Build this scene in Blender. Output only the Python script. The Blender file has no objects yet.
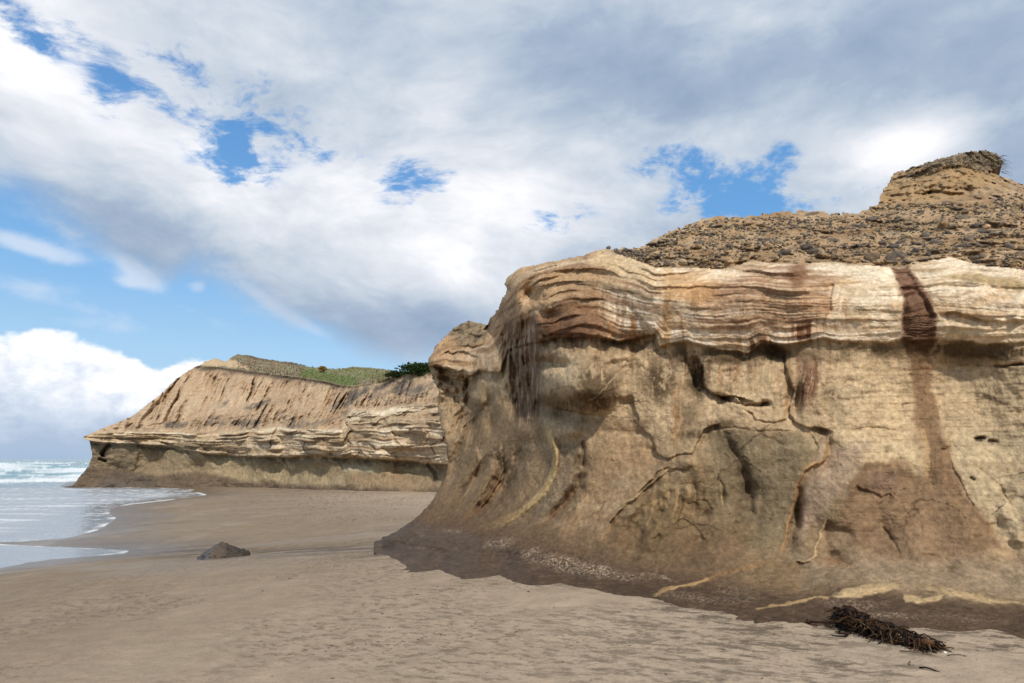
import bpy, bmesh, math, random
import numpy as np
from mathutils import Vector
random.seed(7); rng = np.random.default_rng(7)
S = bpy.context.scene
COL = S.collection
F = 683.0; PITCH = math.radians(9.76)
CP, SP = math.cos(PITCH), math.sin(PITCH)

# ------------------------------------------------------------------ noise
_G = rng.normal(size=(256, 3)); _G /= np.linalg.norm(_G, axis=1)[:, None]
_H = rng.random((4096, 3))
def _hash(i, j, k, seed=0):
    h = (i * 374761393 + j * 668265263 + k * 2147483647 + seed * 1274126177) & 0xffffffff
    h = ((h ^ (h >> 13)) * 1274126177) & 0xffffffff
    return h ^ (h >> 16)
_G32 = _G.astype(np.float32) * 1.6
_P = np.tile(rng.permutation(256), 3).astype(np.int32)
from concurrent.futures import ThreadPoolExecutor
_POOL = ThreadPoolExecutor(4)
def _perlin(x, y, z, seed):
    fx, fy, fz = np.floor(x), np.floor(y), np.floor(z)
    xi, yi, zi = (fx.astype(np.int32) + seed * 17) & 255, (fy.astype(np.int32) + seed * 5) & 255, (fz.astype(np.int32) + seed * 11) & 255
    xf, yf, zf = (x - fx).astype(np.float32), (y - fy).astype(np.float32), (z - fz).astype(np.float32)
    u, v, w = [t * t * t * (t * (t * 6 - 15) + 10) for t in (xf, yf, zf)]
    out = np.zeros(x.shape, np.float32)
    for a in (0, 1):
        wa = u if a else 1 - u; pa = _P[(xi + a) & 255]
        for b in (0, 1):
            wb = wa * (v if b else 1 - v); pb = _P[pa + ((yi + b) & 255)]
            for c in (0, 1):
                wc = wb * (w if c else 1 - w)
                g = _G32[_P[pb + ((zi + c) & 255)]]
                out += wc * (g[..., 0] * (xf - a) + g[..., 1] * (yf - b) + g[..., 2] * (zf - c))
    return out
def perlin(x, y, z=0.0, seed=0):
    x, y, z = np.broadcast_arrays(np.asarray(x, float), np.asarray(y, float), np.asarray(z, float))
    if x.size < 20000: return _perlin(x, y, z, seed).astype(float)
    ch = np.array_split(np.arange(x.shape[0]), 16)
    return np.concatenate(list(_POOL.map(lambda q: _perlin(x[q[0]:q[-1] + 1], y[q[0]:q[-1] + 1], z[q[0]:q[-1] + 1], seed), [c for c in ch if len(c)])), 0).astype(float)
def fbm(x, y, z=0.0, oct=5, gain=.5, seed=0):
    s = 0; a = 1.0; n = 0
    for o in range(oct):
        s = s + a * perlin(x * 2 ** o, y * 2 ** o, z * 2 ** o, seed + o); n += a; a *= gain
    return s / n * 1.5
def ridged(x, y, z=0.0, oct=4, gain=.5, seed=0):
    s = 0; a = 1.0; n = 0
    for o in range(oct):
        s = s + a * (1 - np.abs(perlin(x * 2 ** o, y * 2 ** o, z * 2 ** o, seed + o)) * 2); n += a; a *= gain
    return s / n
def _worley(x, y, z, seed=0):
    xi, yi, zi = np.floor(x).astype(np.int64), np.floor(y).astype(np.int64), np.floor(z).astype(np.int64)
    best = np.full(x.shape, 9.0); sec = np.full(x.shape, 9.0); bid = np.zeros(x.shape, np.int64)
    for a in (-1, 0, 1):
        for b in (-1, 0, 1):
            for c in (-1, 0, 1):
                h = _hash(xi + a, yi + b, zi + c, seed) & 4095
                p = _H[h]
                d = (xi + a + p[..., 0] - x) ** 2 + (yi + b + p[..., 1] - y) ** 2 + (zi + c + p[..., 2] - z) ** 2
                m = d < best
                sec = np.where(m, best, np.minimum(sec, d))
                best = np.where(m, d, best); bid = np.where(m, h, bid)
    return np.sqrt(best), np.sqrt(sec), bid
def worley(x, y, z, seed=0):
    if x.size < 20000: return _worley(x, y, z, seed)
    ch = [c for c in np.array_split(np.arange(x.shape[0]), 16) if len(c)]
    r = list(_POOL.map(lambda q: _worley(x[q[0]:q[-1] + 1], y[q[0]:q[-1] + 1], z[q[0]:q[-1] + 1], seed), ch))
    return tuple(np.concatenate([a[k] for a in r], 0) for k in range(3))
def sstep(a, b, x):
    t = np.clip((x - a) / (b - a), 0, 1); return t * t * (3 - 2 * t)
def lin(c):
    return (np.asarray(c, float) / 255.0) ** 2.2

# ------------------------------------------------------------------ camera geometry
def raydir(px, py):
    """direction through a photo pixel scaled so that y = 1"""
    cx = (np.asarray(px, float) - 512) / F; cy = (341.5 - np.asarray(py, float)) / F
    dy = CP - cy * SP
    return cx / dy, (SP + cy * CP) / dy

def polydist(x, y, pts):
    """distance, signed side, arc parameter"""
    pts = np.asarray(pts, float)
    L = np.r_[0, np.cumsum(np.hypot(*(pts[1:] - pts[:-1]).T))]
    best = np.full(x.shape, 1e18); sg = np.ones(x.shape); tt = np.zeros(x.shape)
    for i in range(len(pts) - 1):
        ax, ay = pts[i]; bx, by = pts[i + 1]; dx, dy = bx - ax, by - ay
        l2 = dx * dx + dy * dy + 1e-12
        t = np.clip(((x - ax) * dx + (y - ay) * dy) / l2, 0, 1)
        ex, ey = x - ax - t * dx, y - ay - t * dy
        d = ex * ex + ey * ey
        m = d < best
        best = np.where(m, d, best)
        sg = np.where(m, np.sign(dx * (y - ay) - dy * (x - ax) + 1e-12), sg)
        tt = np.where(m, (L[i] + t * (L[i + 1] - L[i])) / L[-1], tt)
    return np.sqrt(best), sg, tt
def inside(x, y, poly):
    poly = np.asarray(poly, float); r = np.zeros(x.shape, bool); j = len(poly) - 1
    for i in range(len(poly)):
        xi, yi = poly[i]; xj, yj = poly[j]
        if yi != yj:
            r ^= ((yi > y) != (yj > y)) & (x < (xj - xi) * (y - yi) / (yj - yi) + xi)
        j = i
    return r

# ------------------------------------------------------------------ sea polygon (world) and beach height
CAMH = 2.75
def at_z(px, py, z=0.0):
    dx, dz = raydir(px, py); Y = (z - CAMH) / dz
    return (float(dx * Y), float(Y))
shore_px = [(-420, 640), (-150, 588), (0, 568), (30, 562), (55, 559), (95, 556), (124, 553.5), (130, 551), (118, 549.5), (70, 547.5), (20, 545),
            (-30, 543), (20, 541.5), (63, 538.5), (86, 534), (100, 529), (113, 521), (116, 518), (109, 514), (112, 508), (130, 504.5), (152, 502), (170, 500), (183, 498),
            (200, 496), (207, 494.6), (199, 492.5), (188, 491.5), (194, 490), (190, 489), (150, 487.8), (60, 487.2)]
shore_w = [at_z(*p) for p in shore_px]
SEA = [(-30, -4000)] + [(-22, 2)] + shore_w + [(-75, 120), (-60, 7000), (-9000, 7000), (-9000, -4000)]
def shore_d(x, y):
    d, _, _ = polydist(x, y, SEA + [SEA[0]])
    return np.where(inside(x, y, SEA), -d, d)
def ground_z0(x, y, d=None):
    x = np.asarray(x, float); y = np.asarray(y, float)
    if d is None: d = shore_d(x, y)
    dd = np.maximum(d, 0)
    land = 0.012 * (1 - np.exp(-dd / .25)) + 1.25 * (1 - .58 * sstep(14, 44, y)) * (1 - np.exp(-(dd / 11) ** 1.3))
    return np.where(d > 0, land, -np.minimum(-d * .12, 4))
def ground_hit(px, py):
    px = np.atleast_1d(np.asarray(px, float)); py = np.atleast_1d(np.asarray(py, float))
    dx, dz = raydir(px, py); lo = np.full(px.shape, 2.0); hi = np.full(px.shape, 140.0)
    for _ in range(36):
        m = .5 * (lo + hi); below = CAMH + dz * m < ground_z0(dx * m, m)
        hi = np.where(below, m, hi); lo = np.where(below, lo, m)
    return .5 * (lo + hi)
def gpoint(px, py):
    Y = float(ground_hit(px, py)[0]); dx, dz = raydir(px, py)
    return Vector((float(dx) * Y, Y, CAMH + float(dz) * Y))

# ------------------------------------------------------------------ mesh helpers
def make_obj(name, V, quads, mat, col=None, wet=None, parent=None, tris=None, smooth=True, extra=None):
    me = bpy.data.meshes.new(name)
    V = np.asarray(V, np.float32); nq = 0 if quads is None else len(quads); nt = 0 if tris is None else len(tris)
    me.vertices.add(len(V)); me.vertices.foreach_set('co', V.ravel())
    idx = []
    if nq: idx.append(np.asarray(quads, np.int32).ravel())
    if nt: idx.append(np.asarray(tris, np.int32).ravel())
    idx = np.concatenate(idx)
    me.loops.add(len(idx)); me.loops.foreach_set('vertex_index', idx)
    st = np.concatenate([np.arange(nq) * 4, nq * 4 + np.arange(nt) * 3]).astype(np.int32)
    me.polygons.add(nq + nt); me.polygons.foreach_set('loop_start', st)
    me.polygons.foreach_set('use_smooth', np.full(nq + nt, smooth))
    if col is not None:
        a = me.color_attributes.new('tint', 'FLOAT_COLOR', 'POINT')
        c = np.ones((len(V), 4), np.float32); c[:, :3] = np.clip(col, 0, 1); a.data.foreach_set('color', c.ravel())
    if wet is not None:
        a = me.attributes.new('wet', 'FLOAT', 'POINT'); a.data.foreach_set('value', np.asarray(wet, np.float32).ravel())
    me.update(calc_edges=True); me.validate()
    me.materials.append(mat)
    o = bpy.data.objects.new(name, me); COL.objects.link(o)
    if parent: o.parent = parent
    return o
def tag(o, label=None, cat=None, group=None, kind=None):
    if label: o['label'] = label
    if cat: o['category'] = cat
    if group: o['group'] = group
    if kind: o['kind'] = kind
    return o
def empty(name, loc=(0, 0, 0)):
    o = bpy.data.objects.new(name, None); o.location = loc; o.empty_display_size = .3; COL.objects.link(o); return o

# ------------------------------------------------------------------ materials
class NT:
    def __init__(s, tree): s.t = tree; s.n = tree.nodes; s.l = tree.links
    def new(s, ty, **kw):
        n = s.n.new(ty)
        for k, v in kw.items(): setattr(n, k, v)
        return n
    def put(s, sock, v):
        if hasattr(v, 'links') or isinstance(v, bpy.types.NodeSocket): s.l.new(v, sock)
        elif v is not None: sock.default_value = v
    def math(s, op, a, b=None, c=None, clamp=False):
        n = s.new('ShaderNodeMath', operation=op, use_clamp=clamp)
        s.put(n.inputs[0], a); s.put(n.inputs[1], b); s.put(n.inputs[2], c); return n.outputs[0]
    def vmath(s, op, a, b=None, scale=None):
        n = s.new('ShaderNodeVectorMath', operation=op)
        s.put(n.inputs[0], a); s.put(n.inputs[1], b)
        if scale is not None: s.put(n.inputs['Scale'], scale)
        return n.outputs[0]
    def noise(s, vec, scale, detail=4, rough=.5, dist=0.0):
        n = s.new('ShaderNodeTexNoise'); s.put(n.inputs['Vector'], vec)
        n.inputs['Scale'].default_value = scale; n.inputs['Detail'].default_value = detail
        n.inputs['Roughness'].default_value = rough; n.inputs['Distortion'].default_value = dist; return n.outputs['Fac']
    def map(s, v, a, b, c=0.0, d=1.0, smooth=False):
        n = s.new('ShaderNodeMapRange'); n.interpolation_type = 'SMOOTHSTEP' if smooth else 'LINEAR'
        s.put(n.inputs[0], v); s.put(n.inputs[1], a); s.put(n.inputs[2], b); s.put(n.inputs[3], c); s.put(n.inputs[4], d); return n.outputs[0]
    def mix(s, f, a, b, blend='MIX'):
        n = s.new('ShaderNodeMix', data_type='RGBA', blend_type=blend)
        s.put(n.inputs[0], f); s.put(n.inputs[6], a); s.put(n.inputs[7], b); return n.outputs[2]
def rgba(c): return tuple(float(v) for v in c) + (1.0,)
def surface_mat(name, noise_scales=((9, .22), (45, .18)), bump=((14, .02), (60, .008)), rough=.92, wet_rough=.3, attr=True, base=(.3, .25, .2), stretch=(1, 1, 1)):
    m = bpy.data.materials.new(name); m.use_nodes = True; t = NT(m.node_tree); t.n.clear()
    out = t.new('ShaderNodeOutputMaterial'); b = t.new('ShaderNodeBsdfPrincipled'); t.l.new(b.outputs[0], out.inputs[0])
    geo = t.new('ShaderNodeTexCoord'); vec = t.vmath('MULTIPLY', geo.outputs['Object'], stretch)
    if attr:
        a = t.new('ShaderNodeAttribute', attribute_name='tint'); c = a.outputs['Color']
    else:
        c = rgba(base)
    for sc, am in noise_scales:
        n = t.noise(vec, sc, 5, .62)
        f = t.map(n, .28, .72, 1 - am, 1 + am)
        c = t.mix(1.0, c, f, 'MULTIPLY') if not isinstance(c, tuple) else t.mix(1.0, c, f, 'MULTIPLY')
    t.put(b.inputs['Base Color'], c)
    if attr:
        w = t.new('ShaderNodeAttribute', attribute_name='wet')
        t.put(b.inputs['Roughness'], t.map(w.outputs['Fac'], 0, 1, rough, wet_rough))
        t.put(b.inputs['Specular IOR Level'], t.map(w.outputs['Fac'], 0, 1, .15, .5))
    else:
        b.inputs['Roughness'].default_value = rough; b.inputs['Specular IOR Level'].default_value = .25
    prev = None
    for sc, dist in bump:
        bn = t.new('ShaderNodeBump'); bn.inputs['Strength'].default_value = 1.0; bn.inputs['Distance'].default_value = dist
        t.put(bn.inputs['Height'], t.noise(vec, sc, 4, .6))
        if prev is not None: t.l.new(prev, bn.inputs['Normal'])
        prev = bn.outputs[0]
    if prev is not None: t.l.new(prev, b.inputs['Normal'])
    return m
M_ROCK = surface_mat('sandstone', ((3.5, .10), (14, .12), (60, .13), (190, .16)), ((7, .022), (30, .017), (90, .008)), wet_rough=.5)
M_GRAV = surface_mat('gravelly_soil', ((12, .2), (60, .28)), ((18, .035), (70, .012)))
M_FAR = surface_mat('far_sandstone', ((1.2, .10), (6, .16), (22, .14)), ((2.2, .14), (9, .05)))
M_SAND = surface_mat('beach_sand', ((2.5, .08), (24, .10), (60, .12), (260, .2)), ((9, .010), (30, .008), (90, .003)), rough=.95, wet_rough=.22)
M_STONE = surface_mat('cobble_stone', ((20, .2), (90, .15)), ((30, .01),), rough=.8)

KA = 0.80   # photo value -> albedo

# ------------------------------------------------------------------ relief class
class Relief:
    def __init__(s, xs, ys):
        s.xs, s.ys = xs, ys
        s.PX, s.PY = np.meshgrid(xs, ys)
        s.dx, s.dz = raydir(s.PX, s.PY)
        s.shape = s.PX.shape
        s.C = np.zeros(s.shape + (3,)); s.W = np.zeros(s.shape)
    def tps(s, ctrl):
        c = np.asarray(ctrl, float); p = c[:, :2] / 100.0; v = np.log(c[:, 2]); n = len(c)
        def U(r2): return np.where(r2 > 1e-12, .5 * r2 * np.log(r2 + 1e-12), 0)
        K = U(((p[:, None] - p[None]) ** 2).sum(-1)) + np.eye(n) * .004
        A = np.zeros((n + 3, n + 3)); A[:n, :n] = K; A[:n, n] = 1; A[:n, n + 1:] = p; A[n, :n] = 1; A[n + 1:, :n] = p.T
        w = np.linalg.solve(A, np.r_[v, 0, 0, 0])
        X, Y = s.PX / 100, s.PY / 100
        out = w[n] + w[n + 1] * X + w[n + 2] * Y
        for i in range(n): out = out + w[i] * U((X - p[i, 0]) ** 2 + (Y - p[i, 1]) ** 2)
        s.Y = np.exp(out)
    def base(s):
        s.BX, s.BY, s.BZ = s.dx * s.Y, s.Y.copy(), CAMH + s.dz * s.Y
        return s.BX, s.BY, s.BZ
    def sub(s, pts, R):
        p = np.asarray(pts, float)
        i0, i1 = np.searchsorted(s.xs, [p[:, 0].min() - R, p[:, 0].max() + R])
        j0, j1 = np.searchsorted(s.ys, [p[:, 1].min() - R, p[:, 1].max() + R])
        return slice(max(j0, 0), j1), slice(max(i0, 0), i1)
    def groove(s, pts, w, depth, taper=.12):
        sl = s.sub(pts, w * 4 + 4)
        d, sg, t = polydist(s.QX[sl], s.QY[sl], pts)
        e = np.clip(np.minimum(t, 1 - t) / taper, 0, 1) if taper else 1
        md = np.clip(.85 + .8 * s.N3[sl], .4, 1.4); s.Y[sl] += depth * md * np.exp(-(d / (w * (.7 + .5 * md))) ** 2) * e
    def edge(s, pts, amp, R, side=1, soft=1.5, taper=.1):
        """a slab edge: one side of the line sits amp deeper, easing back over R pixels"""
        sl = s.sub(pts, R * 3.5 + 4)
        d, sg, t = polydist(s.QX[sl], s.QY[sl], pts)
        e = np.clip(np.minimum(t, 1 - t) / taper, 0, 1) if taper else 1
        sd = d * sg * side
        s.Y[sl] += .75 * amp * np.clip(.95 + .8 * s.N3[sl], .45, 1.5) * e * sstep(-soft * .3, soft, sd) * np.exp(-np.maximum(sd, 0) / R) * np.exp(-((1 - np.clip(np.minimum(t, 1 - t) * 40, 0, 1)) * d / 6) ** 2)
    def blob(s, cx, cy, rx, ry, amp, rot=0.0, p=2):
        R = max(rx, ry) * 2.2; sl = s.sub([(cx, cy)], R)
        c, q = math.cos(math.radians(rot)), math.sin(math.radians(rot))
        X, Y = s.QX[sl] - cx, s.QY[sl] - cy
        r = ((np.abs(X * c + Y * q) / rx) ** 2 + (np.abs(-X * q + Y * c) / ry) ** 2)
        s.Y[sl] += amp * np.exp(-r ** (p / 2))
    def mline(s, pts, w, taper=.05, n=None):
        """painting mask around a line (full array)"""
        m = np.zeros(s.shape); sl = s.sub(pts, w * 3 + 8)
        d, sg, t = polydist(s.QX[sl], s.QY[sl], pts)
        e = np.clip(np.minimum(t, 1 - t) / taper, 0, 1) if taper else 1
        m[sl] = (1 - sstep(w * .5, w * 1.3, d)) * e
        return m
    def mblob(s, cx, cy, rx, ry, rot=0.0, soft=.5):
        m = np.zeros(s.shape); sl = s.sub([(cx, cy)], max(rx, ry) * 1.8 + 10)
        c, q = math.cos(math.radians(rot)), math.sin(math.radians(rot))
        X, Y = s.QX[sl] - cx, s.QY[sl] - cy
        r = np.sqrt((np.abs(X * c + Y * q) / rx) ** 2 + (np.abs(-X * q + Y * c) / ry) ** 2)
        m[sl] = 1 - sstep(1 - soft, 1 + soft, r + s.N2[sl] * .35)
        return m
    def mpoly(s, poly, soft=3):
        m = np.zeros(s.shape); sl = s.sub(poly, soft * 3 + 6)
        d, _, _ = polydist(s.QX[sl], s.QY[sl], list(poly) + [poly[0]])
        sd = np.where(inside(s.QX[sl], s.QY[sl], poly), d, -d)
        m[sl] = sstep(-soft, soft, sd + s.N2[sl] * soft)
        return m
    def paint(s, m, col, a=1.0):
        m = np.clip(m * a, 0, 1)[..., None]; s.C = s.C * (1 - m) + np.asarray(col, float) * m
    def finish(s, poly, jit, names, parent, ext_dir, ext_len, far=False, kind=None):
        X, Z = s.dx * s.Y, CAMH + s.dz * s.Y
        V = np.stack([X, s.Y, Z], -1).reshape(-1, 3)
        ny, nx = s.shape
        ins = inside(s.PX + jit[0], s.PY + jit[1], poly)
        keep = (ins[:-1, :-1] & ins[1:, :-1] & ins[:-1, 1:] & ins[1:, 1:])
        ii = np.arange(ny * nx).reshape(ny, nx)
        Q = np.stack([ii[1:, :-1], ii[1:, 1:], ii[:-1, 1:], ii[:-1, :-1]], -1)[keep]
        lab = s.LAB[:-1, :-1][keep]
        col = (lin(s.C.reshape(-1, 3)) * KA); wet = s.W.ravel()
        E = np.concatenate([Q[:, [0, 1]], Q[:, [1, 2]], Q[:, [2, 3]], Q[:, [3, 0]]])
        Es = np.sort(E, 1); key = Es[:, 0] * (ny * nx) + Es[:, 1]
        u, fi, cnt = np.unique(key, return_index=True, return_counts=True)
        B = E[fi[cnt == 1]]
        bv = np.unique(B); mp = np.full(ny * nx, -1); mp[bv] = np.arange(len(bv))
        n0 = len(V); rings = [V]; cols = [col]; wets = [wet]; SQ = []
        prev = bv
        for k, L in enumerate(ext_len):
            P = V[bv] + np.asarray(ext_dir(V[bv])) * L
            P[:, 2] += .03 * L * (perlin(P[:, 0] * .4, P[:, 1] * .4, 0, 5) - .3)
            base = n0 + k * len(bv)
            rings.append(P); cols.append(col[bv]); wets.append(wet[bv])
            a = prev[mp[B[:, 0]]]; b = prev[mp[B[:, 1]]]
            SQ.append(np.stack([b, a, base + mp[B[:, 0]], base + mp[B[:, 1]]], -1))
            prev = base + np.arange(len(bv))
        V = np.concatenate(rings); col = np.concatenate(cols); wet = np.concatenate(wets); SQ = np.concatenate(SQ)
        objs = []
        for li, (nm, mat) in enumerate(names):
            q = Q[lab == li]
            if li == 0: q = np.concatenate([q, SQ])
            used = np.unique(q); r = np.full(len(V), -1); r[used] = np.arange(len(used))
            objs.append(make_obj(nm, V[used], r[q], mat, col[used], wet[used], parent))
        s.V = np.stack([X, s.Y, Z], -1); s.INS = ins
        return objs
    def at(s, px, py):
        i = int(np.clip(np.searchsorted(s.xs, px), 1, len(s.xs) - 2)); j = int(np.clip(np.searchsorted(s.ys, py), 1, len(s.ys) - 2))
        p = Vector(s.V[j, i])
        return p

# ================================================================== NEAR CLIFF
def near_cliff():
    STEP = .8
    xs = np.concatenate([np.arange(374, 1034, STEP), 1034 + np.cumsum(np.linspace(1, 10, 60))])
    ys = np.arange(140, 700, STEP)
    R = Relief(xs, ys)
    toe = [(300, 548), (352, 540), (382, 552), (400, 561), (440, 566), (500, 573), (560, 582), (620, 594), (680, 605), (740, 610), (800, 612), (830, 613), (900, 618), (960, 625), (1024, 633), (1100, 646), (1250, 668), (1380, 690)]
    tpx = np.array([p[0] for p in toe[2:]], float); tpy = np.array([p[1] for p in toe[2:]], float)
    ctrl = []
    gy = ground_hit(tpx, tpy)
    for a, b, c in zip(tpx, tpy, gy): ctrl.append((a, b, c - .10))
    gy2 = ground_hit(tpx, tpy + 14)
    for a, b, c in zip(tpx, tpy + 14, gy2): ctrl.append((a, b, c + .05))
    ctrl += [(1024, 605, 7.75), (1024, 520, 8.7), (1024, 450, 9.05), (1024, 350, 9.25), (1024, 262, 9.5), (1024, 215, 11.6), (1024, 180, 14.2),
             (1300, 620, 6.2), (1300, 500, 6.9), (1300, 350, 7.4), (1300, 262, 7.7), (1300, 180, 11),
             (960, 600, 7.9), (960, 520, 9.0), (960, 450, 9.4), (960, 350, 9.6), (960, 262, 9.85), (960, 205, 12.6), (960, 150, 14.4),
             (880, 590, 8.35), (880, 520, 9.3), (880, 450, 9.75), (880, 350, 9.95), (880, 265, 10.2), (880, 225, 12.3), (890, 190, 14.4),
             (800, 590, 8.7), (800, 560, 9.3), (800, 500, 9.9), (800, 420, 10.2), (800, 350, 10.3), (800, 265, 10.5), (800, 212, 14.0),
             (720, 580, 9.3), (720, 550, 9.9), (720, 490, 10.4), (720, 420, 10.65), (720, 350, 10.8), (720, 268, 11.0), (715, 216, 14.2),
             (650, 575, 9.9), (650, 540, 10.5), (650, 480, 11.0), (650, 400, 11.3), (650, 340, 11.35), (650, 266, 11.5), (650, 243, 13.0),
             (600, 560, 10.6), (600, 520, 11.2), (600, 460, 11.6), (600, 340, 11.6), (600, 290, 11.9), (600, 250, 12.6),
             (560, 555, 11.0), (560, 515, 11.8), (560, 460, 12.3), (560, 400, 12.3), (560, 335, 12.0), (560, 290, 12.3), (560, 262, 13.0),
             (520, 550, 11.5), (520, 515, 12.7), (520, 460, 13.5), (520, 400, 13.9), (520, 340, 13.5), (520, 300, 13.1), (520, 270, 13.8),
             (480, 550, 12.1), (480, 515, 13.6), (480, 460, 14.9), (480, 400, 15.9), (480, 360, 16.0), (490, 325, 16.4),
             (440, 548, 12.9), (440, 520, 14.5), (440, 490, 15.8), (455, 440, 16.4), (440, 400, 17.4), (435, 360, 17.2), (455, 330, 17.6),
             (405, 545, 14.0), (390, 540, 14.8), (380, 470, 16.5), (380, 350, 18.0)]
    R.tps(ctrl)
    X, Y, Z = R.base()
    PX, PY = R.PX, R.PY
    gx_ = np.abs(np.gradient(R.Y, axis=1)) / R.Y / np.gradient(xs)[None]; steep = sstep(.0012, .0035, gx_); damp = 1 - .8 * steep; Y0 = R.Y.copy()
    n1 = fbm(X * 1.6, Y * 1.6, Z * 1.6, 5, seed=11); n2 = fbm(X * 1.6, Y * 1.6, Z * 1.6, 5, seed=31)
    m1_ = fbm(X * 7, Y * 7, Z * 7, 4, .6, seed=13); m2_ = fbm(X * 7, Y * 7, Z * 7, 4, .6, seed=33)
    damp = damp * (1 - .72 * (1 - sstep(560, 640, PX)) * sstep(400, 440, PY)); n1 = n1 * damp; n2 = n2 * damp; m1_ = m1_ * damp; m2_ = m2_ * damp
    R.QX = PX + n1 * 5 + m1_ * 1.3; R.QY = PY + n2 * 5 + m2_ * 1.3; R.N2 = fbm(X * 3.2, Y * 3.2, Z * 3.2, 5, .6, seed=51); R.N3 = fbm(X * 2.6, Y * 2.6, Z * 2.6, 3, seed=53) * (.25 + .75 * damp)
    QX, QY = R.QX, R.QY
    # ---- guide curves
    topW = np.interp(QX, [380, 560, 588, 600, 615, 628, 640, 655, 690, 720, 740, 750, 765, 800, 830, 850, 880, 903, 910, 925, 950, 965, 985, 1005, 1024, 1300],
                     [60, 200, 236, 248, 251, 256, 262, 268, 268, 270, 265, 260, 263, 265, 262, 264, 267, 268, 262, 260, 257, 262, 267, 268, 271, 285])
    ledge = np.interp(QX, [420, 430, 448, 465, 480, 500, 508, 530, 560, 580, 600, 620, 640, 655, 662, 687, 715, 730, 748, 758, 772, 785, 800, 825, 845, 885, 910, 935, 960, 1024, 1300],
                      [370, 368, 366, 376, 370, 372, 348, 342, 338, 336, 336, 339, 336, 334, 346, 341, 347, 350, 352, 343, 347, 346, 343, 338, 341, 343, 341, 340, 341, 342, 350])
    lv0 = np.interp(QX, [420, 445, 490, 505, 520, 545, 600, 655, 760, 905, 950, 1024, 1300], [350, 326, 318, 287, 268, 261, 249, 268, 263, 266, 258, 270, 285])
    lv5 = np.interp(QX, [420, 445, 490, 505, 520, 540, 575, 610, 650, 700, 800, 900, 940, 1024, 1300], [362, 350, 344, 320, 306, 290, 285, 291, 303, 306, 302, 310, 300, 308, 318])
    BQ = PY + n2 * 1.8 + m2_ * .7
    b = np.where(BQ < lv5, .5 * (BQ - lv0) / np.maximum(lv5 - lv0, 5), .5 + .5 * (BQ - lv5) / np.maximum(ledge - lv5, 5))
    inS = sstep(-.02, .02, b) * (1 - sstep(.98, 1.02, b)); below = QY - ledge
    grav = PY < topW - .5
    wall = ~grav
    toeY = np.interp(PX, tpx, tpy)
    # ---- layered strata: overhanging saw-tooth beds of uneven thickness
    warp = .10 * fbm(X * .5, Y * .5, Z * .5, 3, seed=71)
    saw = 0
    for N, amp, sd in ((4.3, .13, 1), (9.7, .085, 2), (25, .030, 3)):
        q = b * N + warp * N * 1.3 + sd * 1.7 + .18 * perlin(X * .9, Y * .9, sd + 7.0) + .12 * perlin(X * 1.3, Y * 1.3, sd)
        k = np.floor(q); f = q - k
        am = amp * (.1 + 1.2 * _H[(k.astype(np.int64) * 37 + sd * 101) & 4095, 0]) * np.clip(.25 + 2.2 * perlin(X * 1.1, Y * 1.1, k * 3.7, sd), 0, 1.4)
        saw = saw - am * sstep(0, .8, f) * (1 - sstep(.86, 1.0, f))
    amp_reg = .34 + .95 * np.exp(-((QX - 555) / 55) ** 2) + .15 * np.exp(-((QX - 760) / 60) ** 2)
    amp_reg = amp_reg - .12 * sstep(830, 850, QX); saw = saw + .03 * fbm(X * 3, Y * 3, Z * 6, 4, .6, seed=73) - .10 * fbm(X * .9, Y * .9, Z * 1.2, 3, seed=75)
    R.Y += saw * inS * amp_reg * wall * (1 - .65 * steep)
    # wall below: beds faint, large soft undulation
    R.Y += wall * (.34 * fbm(X * .45, Y * .45, Z * .3, 3, seed=81) * sstep(5, 60, below + 20) * (1 - sstep(-60, -10, QY - toeY)) + .045 * fbm(X * 1.4, Y * 1.4, Z * .9, 4, seed=91) + .014 * fbm(X * 9, Y * 9, Z * 9, 4, .6, seed=95))
    crag = ridged(X * 1.2, Y * 1.2, Z * 2.2, 4, seed=97)
    R.Y += wall * .05 * sstep(540, 640, QX) * np.clip(crag - .55, 0, 1) * sstep(0, 30, below)
    # recess under the pale ledge
    lo = np.where(below > 0, np.exp(-np.maximum(below, 0) / 26), 0) * sstep(0, 3, below)
    rec = np.interp(QX, [430, 470, 500, 530, 580, 620, 660, 700, 760, 800, 860, 1024], [.7, .4, .22, .24, .28, .34, .10, .08, .16, .06, .05, .05])
    R.Y += rec * lo * wall * np.clip(.9 + .9 * R.N3, .3, 1.6)
    R.Y += wall * sstep(5, 40, below) * ((.007 + .010 * (QX > 850)) * fbm(X * .8, Y * .8, Z * 14, 4, .6, seed=99) + .02 * fbm(X * 5, Y * 5, Z * 1.6, 4, .6, seed=103) + .05 * np.clip(fbm(X * 2.2, Y * 2.2, Z * 3, 4, .6, seed=105) - .25, 0, 1))
    # buttress steps at the far left
    R.edge([(432, 369), (448, 366), (466, 371)], .5, 12, 1)
    R.edge([(466, 371), (469, 385), (462, 400), (458, 412)], .5, 9, 1)
    R.edge([(437, 384), (450, 392), (462, 398)], .35, 7, 1); R.blob(448, 379, 10, 4, .35, 25)
    R.edge([(468, 392), (480, 410), (476, 420), (470, 440)], .35, 10, 1)
    R.edge([(489, 322), (484, 330), (492, 338), (506, 336)], .5, 8, -1)
    R.groove([(470, 424), (488, 405), (497, 396), (515, 384)], 1.5, .12)
    R.blob(452, 335, 20, 8, .25, -25)
    # the rounded bulge and the hollows about it
    R.blob(582, 384, 34, 25, -.85, 10, 3); R.blob(549, 364, 17, 5, .8, 5); R.blob(554, 411, 26, 9, .5, 8)
    R.edge([(536, 398), (556, 407), (572, 411), (588, 413), (602, 414)], .55, 9, 1)
    R.blob(571, 430, 11, 6, -.25); R.edge([(560, 434), (571, 437), (583, 434)], .14, 6, 1)
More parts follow.
